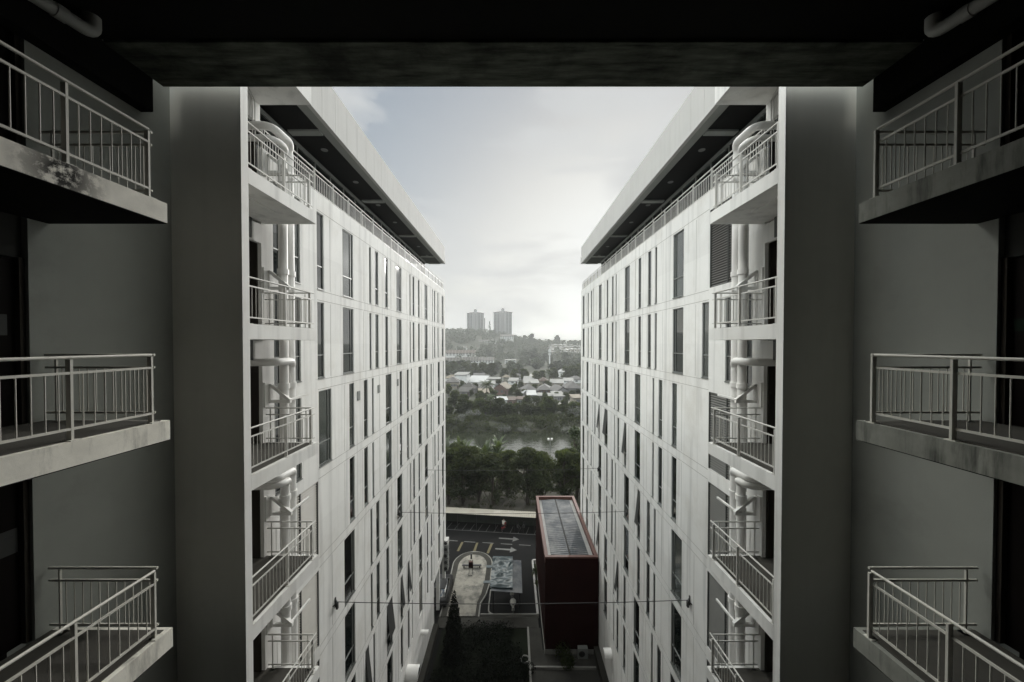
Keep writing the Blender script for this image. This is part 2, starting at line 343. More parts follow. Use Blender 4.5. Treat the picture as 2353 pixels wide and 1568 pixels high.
XF = 7.17            # facade plane
SIDES = ((-1, 'left'), (1, 'right'))
LEV = (('topmost', 2.16), ('middle', -1.19), ('lowest', -4.45))
for s, sn in SIDES:
    for nm, z in LEV:
        extra = {(-1, 0): 'black mould on its edge', (-1, 1): 'pale cracked edge', (-1, 2): 'stained concrete edge',
                 (1, 0): 'dark shaded concrete edge', (1, 1): 'drip streaks down its dark edge', (1, 2): 'dark shaded edge'}[(s, [l[0] for l in LEV].index(nm))]
        t = thing('access_balcony', (s * 6.3, 4.0, z), f'{nm} railed balcony on the shaded {sn} wall, {extra}', 'balcony', 'concrete access balconies in the shaded light well')
        b = MB().box(s * 5.34, s * 7.165, .8, 5.565, z - .30, z)
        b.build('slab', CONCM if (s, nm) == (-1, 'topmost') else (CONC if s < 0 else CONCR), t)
        MB().box(s * 5.42, s * 7.16, .8, 5.50, z + .001, z + .012).build('floor_finish', CONCU, t)
        MB().box(s * 5.343, s * 7.164, .8, 5.562, z - .312, z - .301).build('soffit', CEILC, t)  # dark plate added under the slab, underside shade put into its colour
        railing(t, (s * 5.41, 2.42), (s * 5.41, 5.36), z, 1.0, (0, .335, .667, 1), RAIL, step=.120)
        railing(t, (s * 5.44, 5.44), (s * 7.10, 5.44), z, 1.0, (.9,), RAIL, step=.122)

# near walls, fins, ceiling and beams of the shaded well
for s, sn in SIDES:
    t = thing('side_wall', (s * XF, 6.6, G), f'shaded grey {sn} side wall of the light well behind the railed balconies', 'wall')
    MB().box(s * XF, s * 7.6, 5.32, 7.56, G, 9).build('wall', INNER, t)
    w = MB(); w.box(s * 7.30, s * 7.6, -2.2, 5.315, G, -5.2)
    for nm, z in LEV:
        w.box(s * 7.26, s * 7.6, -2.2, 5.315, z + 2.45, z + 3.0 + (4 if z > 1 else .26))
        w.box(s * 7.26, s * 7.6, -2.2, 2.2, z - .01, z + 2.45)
        d = MB().box(s * 7.29, s * 7.34, 2.2, 5.25, z + .001, z + 2.43).build('door', DOOR, t)
        MB().box(s * 7.22, s * 7.34, 5.255, 5.318, z + .001, z + 2.449).build('door_frame', RECESS, t)
        MB().tube([(s * 7.275, 4.2, z + 1.0), (s * 7.275, 4.2, z + 1.2)], .012, 8).build('handle', CHROME, d)
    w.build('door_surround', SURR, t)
    tag(MB().box(s * 5.71, s * XF, 7.56, 7.75, G, 9).build('fin_wall', FINW), f'tall grey {sn} fin wall in shade with a bright sunlit edge strip', 'wall')
    tag(MB().box(s * 5.69, s * 5.709, 7.552, 7.758, G, 9).build('edge_strip', WHITE), f'added white strip for the sunlit end of the {sn} fin wall', 'wall end')  # added strip: the fin's own sunlit end as a separate white part

t = thing('ceiling', (0, 2, 5.1), 'black concrete ceiling slab spanning overhead across the whole light well', 'ceiling'); t['kind'] = 'structure'
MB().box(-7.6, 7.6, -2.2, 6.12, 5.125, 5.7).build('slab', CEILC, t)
t2 = tag(MB().box(-6.93, 6.93, 6.135, 7.18, 5.09, 5.7).build('overhead_beam', DARKC), 'dark wood-textured concrete beam spanning overhead across the top of the view', 'beam')
for s, sn in SIDES:
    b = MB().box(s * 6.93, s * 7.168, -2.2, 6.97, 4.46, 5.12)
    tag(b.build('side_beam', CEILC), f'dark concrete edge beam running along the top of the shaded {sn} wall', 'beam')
    p0 = at_z(1179 + s * 1150, -40, 4.86); p1 = at_z(1179 + s * 965, 78, 4.86); d = (p1 - p0).normalized()
    b = MB(); L_ = [p0, p1 - d * .12] + [p1 + d * (-.12 + .12 * math.sin(a)) + Vector((0, 0, .12 - .12 * math.cos(a))) for a in np.linspace(.3, 1.57, 5)] + [p1 + Vector((0, 0, .27))]
    pt = thing('ceiling_drain_pipe', p1, f'thick grey drain pipe with an elbow hanging under the dark ceiling, {sn} corner', 'pipe')
    b.tube(L_, .095, 16).build('pipe', PVCG, pt)
    for k in (.30, .95): MB().tube([p1 - d * k, p1 - d * (k + .13)], .107, 16).build('coupling', PVCG, pt)
struct(MB().box(-7.16, 7.16, -2.2, .35, -1.5, -1.19).build('corridor_floor', CONCU))
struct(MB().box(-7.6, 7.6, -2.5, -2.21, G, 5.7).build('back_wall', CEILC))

# door plates
def sign(s, y0, y1, z0, z1, label, txt=None, ticks=None, col=None):
    x = s * 7.286
    t = thing('door_plate', (x, (y0 + y1) / 2, z0), label, 'sign')
    MB().box(x - s * .004, x, y0, y1, z0, z1).build('plate', col, t)
    bk = MB()
    if ticks:
        for (a, c, e, f_) in ticks: bk.box(x - s * .006, x - s * .0042, a, c, e, f_)
        bk.build('mark', BLACKM, t)
    if txt:
        cu = bpy.data.curves.new('text', 'FONT'); cu.body = txt; cu.size = .10; cu.extrude = .001; cu.align_x = 'RIGHT' if s < 0 else 'LEFT'
        o = bpy.data.objects.new('text', cu); COL.objects.link(o); dg = bpy.context.evaluated_depsgraph_get()
        me = bpy.data.meshes.new_from_object(o.evaluated_get(dg)); bpy.data.objects.remove(o)
        me.materials.append(BLACKM)
        l = put('lettering', me, t, (x - s * .006, y1 - .02, z1 - .14), (R(90), 0, R(90)))
PLATE = mat('plate', (.022, .023, .021), .6, .05, 4); PGREEN = mat('green_plate', (.003, .010, .005), .5, .05, 4, spec=.1)
sign(-1, 4.88, 5.165, .12, .42, 'small pale plate with black letters on the middle dark door, left edge', txt='ST', col=PLATE)
sign(-1, 4.9, 5.23, -3.06, -2.70, 'small pale plate with two black squares on the lowest dark door', ticks=[(5.09, 5.125, -2.83, -2.785), (5.15, 5.185, -2.83, -2.785)], col=PLATE)
sign(1, 5.03, 5.22, .18, .36, 'small dark green plate on the dark door at the middle right balcony', col=PGREEN)
sign(1, 4.80, 5.05, -2.95, -2.60, 'small dim plate on the lowest dark door at the right edge', ticks=[(4.86, 4.92, -2.80, -2.74)], col=PLATE)

# ------------------------------------------------------------------ white wings
ROWS = [(2.03 - 3.3 * k, 4.84 - 3.3 * k) for k in range(8)]
Y0, Y1 = 10.25, 37.9
def rowA():
    o = [(13.15, 13.62)]
    for k in range(4):
        bb = 15.12 + 6.97 * k
        for a, w in ((0, 1.0), (2.8, .25), (3.55, .46), (5.0, .46)):
            if bb + a + w < 37.6: o.append((bb + a, bb + a + w))
    return o
def rowB():
    o = []
    for k in range(4):
        bb = 13.2 + 6.97 * k
        for a, w in ((0, .95), (2.47, .48), (4.0, .45), (5.0, .23)):
            if (k or a) and bb + a + w < 37.6: o.append((bb + a, bb + a + w))
    return o
WMESH = {}
def window_meshes(s, w, h, kind):
    key = (s, round(w, 2), round(h, 2), kind)
    if key in WMESH: return WMESH[key]
    # local: y 0..w, z 0..h, x = depth inwards (s)
    f = MB(); fw = .035
    xi0, xi1 = s * .035, s * .09
    f.box(xi0, xi1, 0, fw, 0, h); f.box(xi0, xi1, w - fw, w, 0, h); f.box(xi0, xi1, fw, w - fw, h - fw, h); f.box(xi0, xi1, fw, w - fw, 0, fw)
    zt = h * .30
    if w > .3: f.box(s * .03, xi1, fw, w - fw, zt - .02, zt + .02)
    if w > .8: f.box(s * .03, xi1, w - .22, w - .19, fw, zt - .021); f.box(s * .03, xi1, w - .22, w - .19, zt + .021, h - fw)
    f.box(-s * .03, s * .035, .0, w, -.035, .0)
    me = f.mesh('window'); me.materials.append(FRAME)
    g = MB().box(s * .06, s * .07, fw, w - fw, fw, h - fw).mesh('glass'); g.materials.append(GLASSB if kind else GLASS)
    sash = MB(); a, c = fw + .004, w - fw - .004; z0, z1 = zt + .025, h - fw - .004
    sash.box(s * 0, s * .02, a, a + .03, z0 - z1, 0); sash.box(0, s * .02, c - .03, c, z0 - z1, 0); sash.box(0, s * .02, a + .03, c - .03, z0 - z1, z0 - z1 + .04); sash.box(0, s * .02, a + .03, c - .03, -.03, 0)
    sash.box(s * .006, s * .014, a + .03, c - .03, z0 - z1 + .04, -.03)
    sm = sash.mesh('sash'); sm.materials.append(DARKFR)
    WMESH[key] = (me, g, sm, z1)
    return WMESH[key]
def seen(y, ztop): return HY - F * ztop / y < 1600

OPEN = {1: {(3, 27.08), (3, 22.6), (4, 20.17), (4, 17.2), (4, 15.67), (4, 22.64), (3, 29.61), (6, 24.11), (6, 29.6)}, -1: {(6, 22.64), (6, 24.14), (6, 20.17), (7, 17.2), (6, 17.2)}}
def wing(s, sn):
    lab = {-1: 'sunlit white wing on the left with dark slot windows and an overhanging flat roof',
           1: 'cooler grey-white wing on the right with dark louvre panels and an overhanging flat roof'}[s]
    B = thing('white_building', (s * XF, 24, G), lab, 'building')
    X0, X1 = s * XF, s * (XF + .10)
    wall = MB(); nwin = 0; rest = []
    louvs = []
    for k, (z0, z1) in enumerate(ROWS):
        ops = rowA() if k in (0, 1, 4, 5) else rowB()
        near = []
        lou = (k >= 3) if s < 0 else (k != 1)
        if lou:
            if k in (4, 5, 0): ops = ops[1:]
            near = [(10.95, 13.12)]
        else:
            near = [(10.75, 11.1), (11.78, 12.12)]
            if k == 2: near.append((13.2, 14.12))
            if s > 0: ops = ops
        full = sorted(near + ops); y = Y0
        for a, c in full:
            wall.box(X0, X1, y, a, z0, z1); y = c
        wall.box(X0, X1, y, Y1, z0, z1)
        zt = 5.55 if k == 0 else ROWS[k - 1][0]
        wall.box(X0, X1, Y0, Y1, z1, zt)
        for (a, c) in full:
            if lou and (a, c) == near[0]: louvs.append((a, c, z0, z1)); continue
            if not seen(c, z1) : rest.append((a, c, z0, z1)); continue
            if nwin >= 100: rest.append((a, c, z0, z1)); continue
            nwin += 1
            me, g, sm, zs = window_meshes(s, c - a, z1 - z0, int(rnd.random() < .22))
            wo = put('window', me, B, (X0, a, z0))
            put('glass', g, wo, (X0, a, z0))
            if any(k == kk and abs(a - yy) < .25 for kk, yy in OPEN[s]):
                so = put('sash', sm, wo, (X0 + s * .02, a, z0 + zs)); so.rotation_euler = (0, s * R(6), 0)
                so['label'] = 'tilted open sash'
    # ground storey with undercroft at the far end
    zb = ROWS[7][0]
    wall.box(X0, X1, Y0, 32.2, G, zb); wall.box(X0, X1, 32.2, Y1, -21.75, zb)
    wall.box(s * 9.0, s * 9.3, 32.2, Y1, G, -21.75)
    wall.box(X1 + s * .001, s * 18, Y0, Y1 - .001, -21.76, 5.0); wall.box(X1 + s * .001, s * 18, Y0, 32.2, G, -21.77)
    wall.build('wall', WHITE, B)
    for yc in (34.6, 37.55):
        MB().box(X0 + s * .02, X0 + s * .34, yc, yc + .32, G, -21.76).build('column', WHITE, B)
    MB().box(s * 6.72, X0 - s * .001, 8, 32.0, G, G + .75).build('plinth', PATH, B)
    if rest:
        f = MB()
        for a, c, z0, z1 in rest: f.box(X0 + s * .06, X0 + s * .08, a, c, z0, z1)
        o = f.build('window', GLASS, B); o['kind'] = 'stuff'
    # louvred panels
    for a, c, z0, z1 in louvs:
        f = MB(); fw = .05
        f.box(X0 + s * .01, X0 + s * .09, a, a + fw, z0, z1); f.box(X0 + s * .01, X0 + s * .09, c - fw, c, z0, z1); f.box(X0 + s * .01, X0 + s * .09, a + 1.05, a + 1.11, z0, z1)
        lo = f.build('louvre_panel', DARKFR, B)
        l = MB(); z = z0 + .03
        while z < z1 - .03:
            for u, v in ((a + fw, a + 1.05), (a + 1.11, c - fw)):
                l.quad((X0 + s * .02, u, z), (X0 + s * .02, v, z), (X0 + s * .06, v, z + .05), (X0 + s * .06, u, z + .05))
                l.quad((X0 + s * .022, u, z - .004), (X0 + s * .062, u, z + .046), (X0 + s * .062, v, z + .046), (X0 + s * .022, v, z - .004))
            z += .088
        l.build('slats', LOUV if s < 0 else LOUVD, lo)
        MB().box(X0 + s * .08, X0 + s * .088, a, c, z0, z1).build('backing', BLACKM, lo)
    # panel joints
    j = MB()
    for k, (z0, z1) in enumerate(ROWS):
        zlo = z0 - .25
        offs = (14.09, 17.2, 21.1) if k in (0, 1, 4, 5) else (15.2, 17.0, 19.2, 22.1)
        for o in offs:
            for q in range(4):
                y = o + 6.97 * q
                if y < Y1 - .3: j.box(X0 - s * .003, X0 + s * .01, y - .008, y + .008, z0 - .0, z1)
        j.box(X0 - s * .0035, X0 + s * .01, Y0 + 2.9, Y1, z1 + .06, z1 + .074)
        j.box(X0 - s * .0035, X0 + s * .01, Y0 + 2.9, Y1, z0 - .075, z0 - .061)
    o = j.build('panel_joint', JOINT, B)
    # roof terrace, penthouse, overhanging roof
    MB().box(s * 8.95, s * 18, Y0 + .2, 36.6, 5.0, 8.3).build('penthouse', GLASS, B)
    f = MB(); f.box(s * 8.87, s * 8.945, Y0 + .2, 36.7, 8.16, 8.30)
    yy = Y0 + .6
    while yy < 36.5: f.box(s * 8.90, s * 8.945, yy, yy + .05, 5.0, 8.16); yy += 1.35
    f.build('penthouse_frame', GREYMET, B)
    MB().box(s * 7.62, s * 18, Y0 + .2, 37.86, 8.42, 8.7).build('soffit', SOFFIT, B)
    e = MB().box(s * 7.262, s * 7.62, Y0 + .2, 37.86, 8.40, 8.7)
    for yb_ in (14.2, 21.1, 27.9, 34.5, 37.5): e.box(s * 7.621, s * 8.86, yb_, yb_ + .32, 8.34, 8.5)
    e.build('eaves_beam', mat('eaves_grey' + sn, (.30, .31, .29), .7, .08, 1), B)
    fa = MB(); y = Y0 + .2
    while y < 37.8:
        yn = min(y + 1.0, 37.9); top = 10.05 if y < 36.6 else 9.0
        fa.box(s * 7.10, s * 7.26, y + .006, yn - .006, 8.38, top); y = yn
    fa.box(s * 7.13, s * 7.255, Y0 + .2, 37.89, 8.39, 8.95); fa.box(s * 7.13, s * 7.255, Y0 + .2, 36.5, 8.95, 10.0)
    MB_ = fa.build('roof_fascia', FASCIA, B)
    rr = MB(); rr.bar((s * 7.18, 36.7, 9.95), (s * 7.18, 37.85, 9.95), .04, .04); rr.bar((s * 7.18, 37.85, 9.95), (s * 9.5, 37.85, 9.95), .04, .04)
    for q in range(6): rr.box(s * 7.17, s * 7.19, 36.7 + q * .225, 36.72 + q * .225, 9.0, 9.94)
    rr.build('roof_end_rail', GREYMET, B)
    for q in range(8):
        yq = 12.6 + q * 3.1
        ring = MB().tube([(s * 8.2, yq, 8.40), (s * 8.2, yq, 8.42)], .14, 14); ring.build('downlight', GREYMET, B)
    # stair bay: lintels and canopy in front of the stair recess
    for z in (3.78, .43, -2.87, -6.17, -9.47, -12.77, -16.07):
        MB().box(X0, X1, 7.76, Y0 - .001, z + 2.42, z + 2.96 + (2.2 if z > 3 else 0)).build('lintel', WHITE, B)
    MB().box(s * 8.6, s * 18, 1.0, Y0 - .001, G, 9).build('recess_wall', RECESS, B)
    MB().box(s * 7.275, s * 8.599, Y0 - .05, Y0 - .002, G, 6.2).build('recess_end', RECESS, B)
    dr = MB()
    for z in (3.78, .43, -2.87, -6.17, -9.47): dr.box(s * 8.55, s * 8.598, 8.3, 9.9, z + .002, z + 2.1)
    dr.build('recess_door', DOOR, B)
    cn = MB().box(s * 5.70, s * 8.9, 7.76, 10.23, 6.745, 9.2); cn.build('stair_canopy', WHITE, B)
    cd = MB()
    for dx in (0, .10): cd.tube([(s * 6.3, 8.4 + dx, 6.72), (s * 6.95 - s * dx, 9.3, 6.72), (s * 7.13, 9.9 + dx, 6.70), (s * 7.14, 9.9 + dx, 5.6)], .016, 6)
    cd.build('conduit', FASCIA, B)
    # grilles on the third row
    if s < 0:
        for yv in (16.45, 18.95, 22.1):
            gm = MB(); gm.box(X0 - s * .03, X0, yv, yv + .28, -2.62, -2.2)
            for q in range(5): gm.box(X0 - s * .036, X0 - s * .0301, yv + .03, yv + .25, -2.58 + q * .075, -2.545 + q * .075)
            gm.build('vent_grille', FRAME, B)
    return B
for s, sn in SIDES: wing(s, sn)

# roof railings along the parapets
for s, sn in SIDES:
    t = thing('roof_railing', (s * 7.25, 24, 5.56), f'long pale steel railing along the {sn} wing roof terrace parapet', 'railing')
    b = MB(); x = s * 7.28
    b.tube([(x, 10.4, 6.40), (x, 37.8, 6.40)], .026, 8); b.build('handrail', RAILW, t)
    b = MB(); b.bar((x, 10.4, 6.24), (x, 37.8, 6.24), .022, .03); b.bar((x, 10.4, 5.66), (x, 37.8, 5.66), .022, .03); b.build('rail', RAILW, t)
    q = 0
    while 10.45 + q * 1.37 < 37.8:
        y = 10.45 + q * 1.37
        MB().box(x - .03, x + .03, y - .012, y + .012, 5.551, 6.42).build('post', RAILW, t)
        p = MB(); w = 1.37 / 11
        for i in range(1, 11):
            if y + i * w < 37.8: p.box(x - .008, x + .008, y + i * w - .008, y + i * w + .008, 5.675, 6.225)
        if p.v: p.build('baluster', RAILW, t)['kind'] = 'stuff'
        q += 1

# stair landings, drain stacks
LZ = (3.78, .43, -2.87, -6.17, -9.47)
for s, sn in SIDES:
    for i, z in enumerate(LZ):
        ordn = ('highest', 'second', 'third', 'fourth', 'lowest')[i]
        look = ('seen from below', 'at eye level', 'with its floor in view', 'sloping steeply in the view', 'cut by the picture bottom')[i]
        t = thing('stair_landing', (s * 6.4, 9.1, z), f'{ordn} white stair landing from the top outside the {sn} wing, {look}', 'landing', 'white railed stair landings')
        b = MB().box(s * 5.69, s * 8.58, 7.76, 10.41, z - .33, z); b.build('slab', WHITE, t)
        MB().box(s * 5.78, s * 8.57, 7.77, 10.33, z + .001, z + .012).build('floor_finish', CONCU, t)
        if i > 1: MB().box(s * 7.3, s * 8.5, 7.9, 8.7, z + .013, z + .25).build('step', CONC, t)
        railing(t, (s * 5.75, 7.79), (s * 5.75, 10.36), z, 1.0, (0.005, .5, .93), RAILW, step=.122)
        railing(t, (s * 5.80, 10.30), (s * 7.12, 10.30), z, 1.0, (.12, .9), RAILW, step=.122)
        if i == 0:
            MB().box(s * 6.2, s * 7.0, 8.0, 9.4, z - .37, z - .331).build('soffit_panel', WHITE, t)
    for j, (yc) in enumerate((10.56, 10.88)):
        t = thing('drain_stack', (s * 6.75, yc, G), f'{("nearer", "farther")[j]} thick white vertical drain pipe beside the {sn} wing stair landings', 'drain pipe')
        MB().tube([(s * 6.75, yc, G), (s * 6.75, yc, 5.66 - .34 * (1 - j))],   .122, 18).build('pipe', PVC, t)
        for z in LZ: MB().tube([(s * 6.75, yc, z - 1.75), (s * 6.75, yc, z - 1.60)], .15, 18).build('coupling', PVC, t)
        for z in LZ:
            if j == 0 and z not in (3.78, -2.87): continue
            zz = z - (.95 if z < 3 else -1.6) - (.17 if j == 0 else 0)
            if z > 3: zz = 6.0 - .34 * (1 - j)
            r = (.108 if j else .092) if z < 3 else (.105 if j else .085); Xp = 6.66 if j else 6.58; ys_ = 9.95 + (.0 if j else .0)
            pts = [(s * 8.4, ys_, zz), (s * (Xp + .25), ys_, zz)]
            pts += [(s * (Xp + .25 - .25 * math.sin(a)), ys_ + .25 - .25 * math.cos(a), zz) for a in np.linspace(.3, 1.57, 6)]
            pts += [(s * Xp, yc - .2, zz)] + [(s * (Xp + (6.75 - Xp) * (1 - math.cos(a))), yc - .2 + .2 * math.sin(a), zz - .2 + .2 * math.cos(a)) for a in np.linspace(.3, 1.57, 6)] + [(s * 6.75, yc, zz - .35)]
            MB().tube(pts, r, 16).build('branch_pipe', PVC, t)
    for i, z in enumerate(LZ):
        zb = z + 1.13
        t = thing('pipe_bracket', (s * 7.1, 10.5, zb), f'{("highest", "second", "third", "fourth", "lowest")[i]} triangular pipe bracket from the top beside the {sn} wing stair', 'bracket', 'triangular pipe brackets on the stair')
        b = MB(); yb0 = 10.47
        b.bar((s * 7.10, yb0, zb), (s * 7.10, yb0, zb + .56), .08, .10, up=(0, 1, 0)); b.bar((s * 7.08, yb0, zb + .54), (s * 6.52, yb0, zb + .08), .08, .10, up=(0, 1, 0)); b.bar((s * 7.08, yb0, zb + .05), (s * 6.5, yb0, zb + .05), .08, .09, up=(0, 1, 0))
        b.build('frame', WHITE, t)
        MB().bar((s * 6.56, 10.53, zb + .10), (s * 6.56, 11.45, zb + .10), .05, .06).build('arm', WHITE, t)
        MB().box(s * 7.115, s * 7.169, 10.27, 10.42, zb - .1, zb + .62).build('back_plate', WHITE, t)
    # grey trunking boxes under the landings
    for i, z in enumerate(LZ[:2]):
        t = thing('service_box', (s * 7.4, 9.8, z - .9), f'{("upper", "lower")[i]} grey service box under the {("highest", "second")[i]} stair landing of the {sn} wing', 'service box')
        MB().box(s * 7.2, s * 7.65, 9.35, 9.8, z - .86, z - .335).build('box', RECESS, t)
        MB().box(s * 7.14, s * 7.199, 9.30, 9.85, z - .88, z - .335).build('lid', DARKFR, t)

# cables across the gap
for nm, yl, yr, z in (('nearest', 14.3, 14.4, -10.4), ('middle', 22.2, 22.3, -10.5), ('farthest', 29.4, 29.8, -10.4)):
    t = thing('suspended_cable', (0, (yl + yr) / 2, z), f'{nm} of the three thin cables strung across between the two white wings', 'cable')
    pts = [(-7.1 + 14.2 * i / 16, yl + (yr - yl) * i / 16, z - .12 * (1 - (i / 8 - 1) ** 2)) for i in range(17)]
    MB().tube(pts, .014, 6).build('wire', BLACKM, t)
    for s, y in ((-1, yl), (1, yr)):
        b = MB().bar((s * 7.165, y, z - .2), (s * 7.165, y, z + .18), .06, .06); b.bar((s * 7.16, y, z + .12), (s * 7.0, y - .12, z), .035, .035); b.bar((s * 7.16, y - .2, z - .05), (s * 7.05, y, z), .035, .035)
        b.box(s * 7.05, s * 7.12, y - .05, y + .05, z - .28, z - .05)
        b.build('bracket', BLACKM, t)

# vent hoods low on the facades
for s, y, z, r, ln, lab in ((-1, 27.6, -22.5, .20, .60, 'small white vent pipe sticking out low on the left wing'), (-1, 23.9, -22.3, .50, .85, 'large white curved vent hood low on the left wing'),
                            (1, 30.2, -22.9, .40, .45, 'white domed vent hood on the right wing beside the red building'), (1, 25.9, -22.7, .38, .55, 'white domed vent hood low on the right wing, nearer than the red building')):
    t = thing('vent_hood', (s * XF, y, z), lab, 'vent')
    b = MB(); n = 14; pr = [(r * math.cos(a), r * math.sin(a)) for a in np.linspace(-.2, math.pi + .2, n)]
    f = []; v = []
    for k, (yy, zz) in enumerate(pr):
        v += [(s * (XF - .0), y + yy, z + zz), (s * (XF - ln + (0.25 * r if zz < 0 else 0)), y + yy, z + zz)]
    for k in range(n - 1): f.append((2 * k, 2 * k + 1, 2 * k + 3, 2 * k + 2) if s < 0 else (2 * k, 2 * k + 2, 2 * k + 3, 2 * k + 1))
    b.add(v, f, True); b.add([v[2 * k + 1] for k in range(n)], [tuple(range(n))]) if s > 0 else None
    b.build('hood', PVC, t)
    MB().box(s * (XF - ln + .05), s * XF, y - r * .8, y + r * .8, z - .02, z + r * .1).build('opening', BLACKM, t)

# condensers stacked on the far corner of the left wing
for k in range(5):
    z = -20.95 - .66 * k
    t = thing('air_conditioner', (-6.9, 37.2, z), ('topmost', 'second from top', 'middle', 'second from bottom', 'lowest')[k] + ' of five air conditioner units stacked on the left wing far corner', 'air conditioner', 'stacked air conditioner units')
    MB().box(-7.165, -6.78, 36.85, 37.65, z, z + .52).build('casing', FASCIA if k == 0 else FRAME, t)
    MB().tube([(-7.0, 36.849, z + .26), (-7.0, 36.835, z + .26)], .17, 14).build('fan_grille', BLACKM, t)
    MB().box(-7.165, -6.75, 36.9, 36.95, z - .06, z - .001).build('bracket', BLACKM, t)

# ------------------------------------------------------------------ red building
t = thing('red_building', (4.9, 36, G), 'dark red flat-roofed block between the wings with ribbed metal roof', 'building')
xa, xb, ya, yb2, zt = 2.66, 7.10, 29.6, 41.6, -17.75
b = MB(); b.box(xa, xb, ya, yb2, G + .5, zt - .5); b.build('wall', REDW, t)
b = MB(); b.box(xa, xb, ya, ya + .28, zt - .5, zt); b.box(xa, xb, yb2 - .28, yb2, zt - .5, zt); b.box(xa, xa + .28, ya + .28, yb2 - .28, zt - .5, zt); b.box(xb - .28, xb, ya + .28, yb2 - .28, zt - .5, zt)
b.build('parapet', REDC, t)
b = MB(); b.box(xa + .02, xb, ya - .03, ya - .001, G + .5, zt - .12)
b.build('front_render', REDW, t)
b = MB(); x0, x1 = xa + .58, xb - .62; n = 36; xm = (x0 + x1) / 2; Lr_ = (yb2 - ya - .6) / n
for k in range(n):
    y0 = ya + .30 + Lr_ * k; y1 = y0 + Lr_ * .62
    for (u, v) in ((x0, xm - .07), (xm + .07, x1)):
        zu, zv = (zt - .34, zt - .24) if u == x0 else (zt - .24, zt - .34)
        b.add([(u, y0, zu - .09), (v, y0, zv - .09), (v, y1, zv - .09), (u, y1, zu - .09), (u, y0, zu), (v, y0, zv), (v, y1, zv + .03), (u, y1, zu + .03)], [(3, 2, 1, 0), (4, 5, 6, 7), (0, 1, 5, 4), (1, 2, 6, 5), (2, 3, 7, 6), (3, 0, 4, 7)])
b.build('metal_roof', ZINC, t)
MB().box(x0, x1, ya + .281, yb2 - .281, zt - .56, zt - .46).build('roof_deck', BLACKM, t)
MB().bar((xm, ya + .3, zt - .22), (xm, yb2 - .3, zt - .22), .10, .05).build('roof_ridge', TYRE, t)
b = MB().box(xa + .281, x0, ya + .281, yb2 - .281, zt - .5, zt - .36); b.box(x1, xb - .281, ya + .281, yb2 - .281, zt - .5, zt - .36)
b.build('gutter', mat('gutter_metal', (.20, .20, .195), .6, .2, 1), t)
MB().box(xa - .03, xb, ya - .06, yb2, G, G + .499).build('plinth', KERB, t)
t = thing('air_conditioner', (5.6, 29.3, G), 'grey air conditioner unit on the ground at the foot of the red building', 'air conditioner')
MB().box(5.35, 6.15, 29.05, 29.45, G + .13, G + .95).build('casing', FRAME, t)
MB().tube([(5.65, 29.049, G + .55), (5.65, 29.03, G + .55)], .25, 18).build('fan_grille', BLACKM, t)
for xx in (5.42, 6.0): MB().box(xx, xx + .08, 29.08, 29.42, G + .10, G + .13).build('foot', BLACKM, t)
t = tag(MB().bar((2.34, 33.6, G + .22), (2.30, 42.0, G + .22), .20, .44).bar((2.30, 42.1, G + .22), (3.4, 42.1, G + .22), .2, .44).build('low_wall', mat('pale_low_wall', (.26, .255, .245), .8, .12, 1.5)), 'long low pale wall beside the red building and the driveway', 'low wall')

# ------------------------------------------------------------------ motorcycle shelter, canopy, street things
t = thing('parking_shelter', rd(0, 1.5), 'long low parking shelter with a pale corrugated roof across the road', 'shelter')
b = MB(); n = 230; Lr = (-34, 24)
for k in range(n):
    u0 = Lr[0] + (Lr[1] - Lr[0]) * k / n; u1 = Lr[0] + (Lr[1] - Lr[0]) * (k + .5) / n; u2 = Lr[0] + (Lr[1] - Lr[0]) * (k + 1) / n
    b.quad(rd(u0, .1, 2.25), rd(u1, .1, 2.30), rd(u1, 2.6, 1.95), rd(u0, 2.6, 1.90)); b.quad(rd(u1, .1, 2.30), rd(u2, .1, 2.25), rd(u2, 2.6, 1.90), rd(u1, 2.6, 1.95))
b.build('roof', SHED, t)
b = MB(); b.bar(rd(Lr[0], 2.35, .85), rd(Lr[1], 2.35, .85), .08, 1.7); b.build('back_wall', SHEDW, t)
b = MB(); b.bar(rd(Lr[0], .2, 2.17), rd(Lr[1], .2, 2.17), .06, .1); b.build('front_beam', BLACKM, t)
for k in range(-12, 9): MB().bar(rd(k * 2.7 + .4, .35, 0), rd(k * 2.7 + .4, .35, 2.2), .08, .08).build('post', BLACKM, t)

t = thing('canopy_shelter', (-.7, 36.5, G), 'small shelter roof under a crumpled blue-grey tarpaulin beside the island', 'shelter')
zc = -23.3; b = MB(); nn = 44; nx_ = 24; rr_ = random.Random(3)
hmap = np.zeros((nn + 1, nx_ + 1))
for _ in range(60):
    cx_, cy_, a_, l_, w_, h_ = rr_.random() * nx_, rr_.random() * nn, rr_.gauss(.15, .5), rr_.uniform(3, 12), rr_.uniform(.8, 2.2), rr_.uniform(-.12, .16)
    for j in range(nn + 1):
        for i in range(nx_ + 1):
            dx, dy = i - cx_, (j - cy_); u = dx * math.cos(a_) + dy * math.sin(a_); v = -dx * math.sin(a_) + dy * math.cos(a_)
            hmap[j, i] += h_ * math.exp(-(u / l_) ** 2 - (v / w_) ** 2)
b.add([(-2.2 + 2.15 * i / nx_, 33.9 + 5.0 * j / nn, zc + .03 + hmap[j, i]) for j in range(nn + 1) for i in range(nx_ + 1)],
      [(j * (nx_ + 1) + i, j * (nx_ + 1) + i + 1, (j + 1) * (nx_ + 1) + i + 1, (j + 1) * (nx_ + 1) + i) for j in range(nn) for i in range(nx_)], True)
b.quad((-2.2, 33.9, zc + .03), (-2.2, 33.88, zc - .15), (-.05, 33.88, zc - .15), (-.05, 33.9, zc + .03))
b.build('tarpaulin', TARP, t)
b = MB(); n = 24
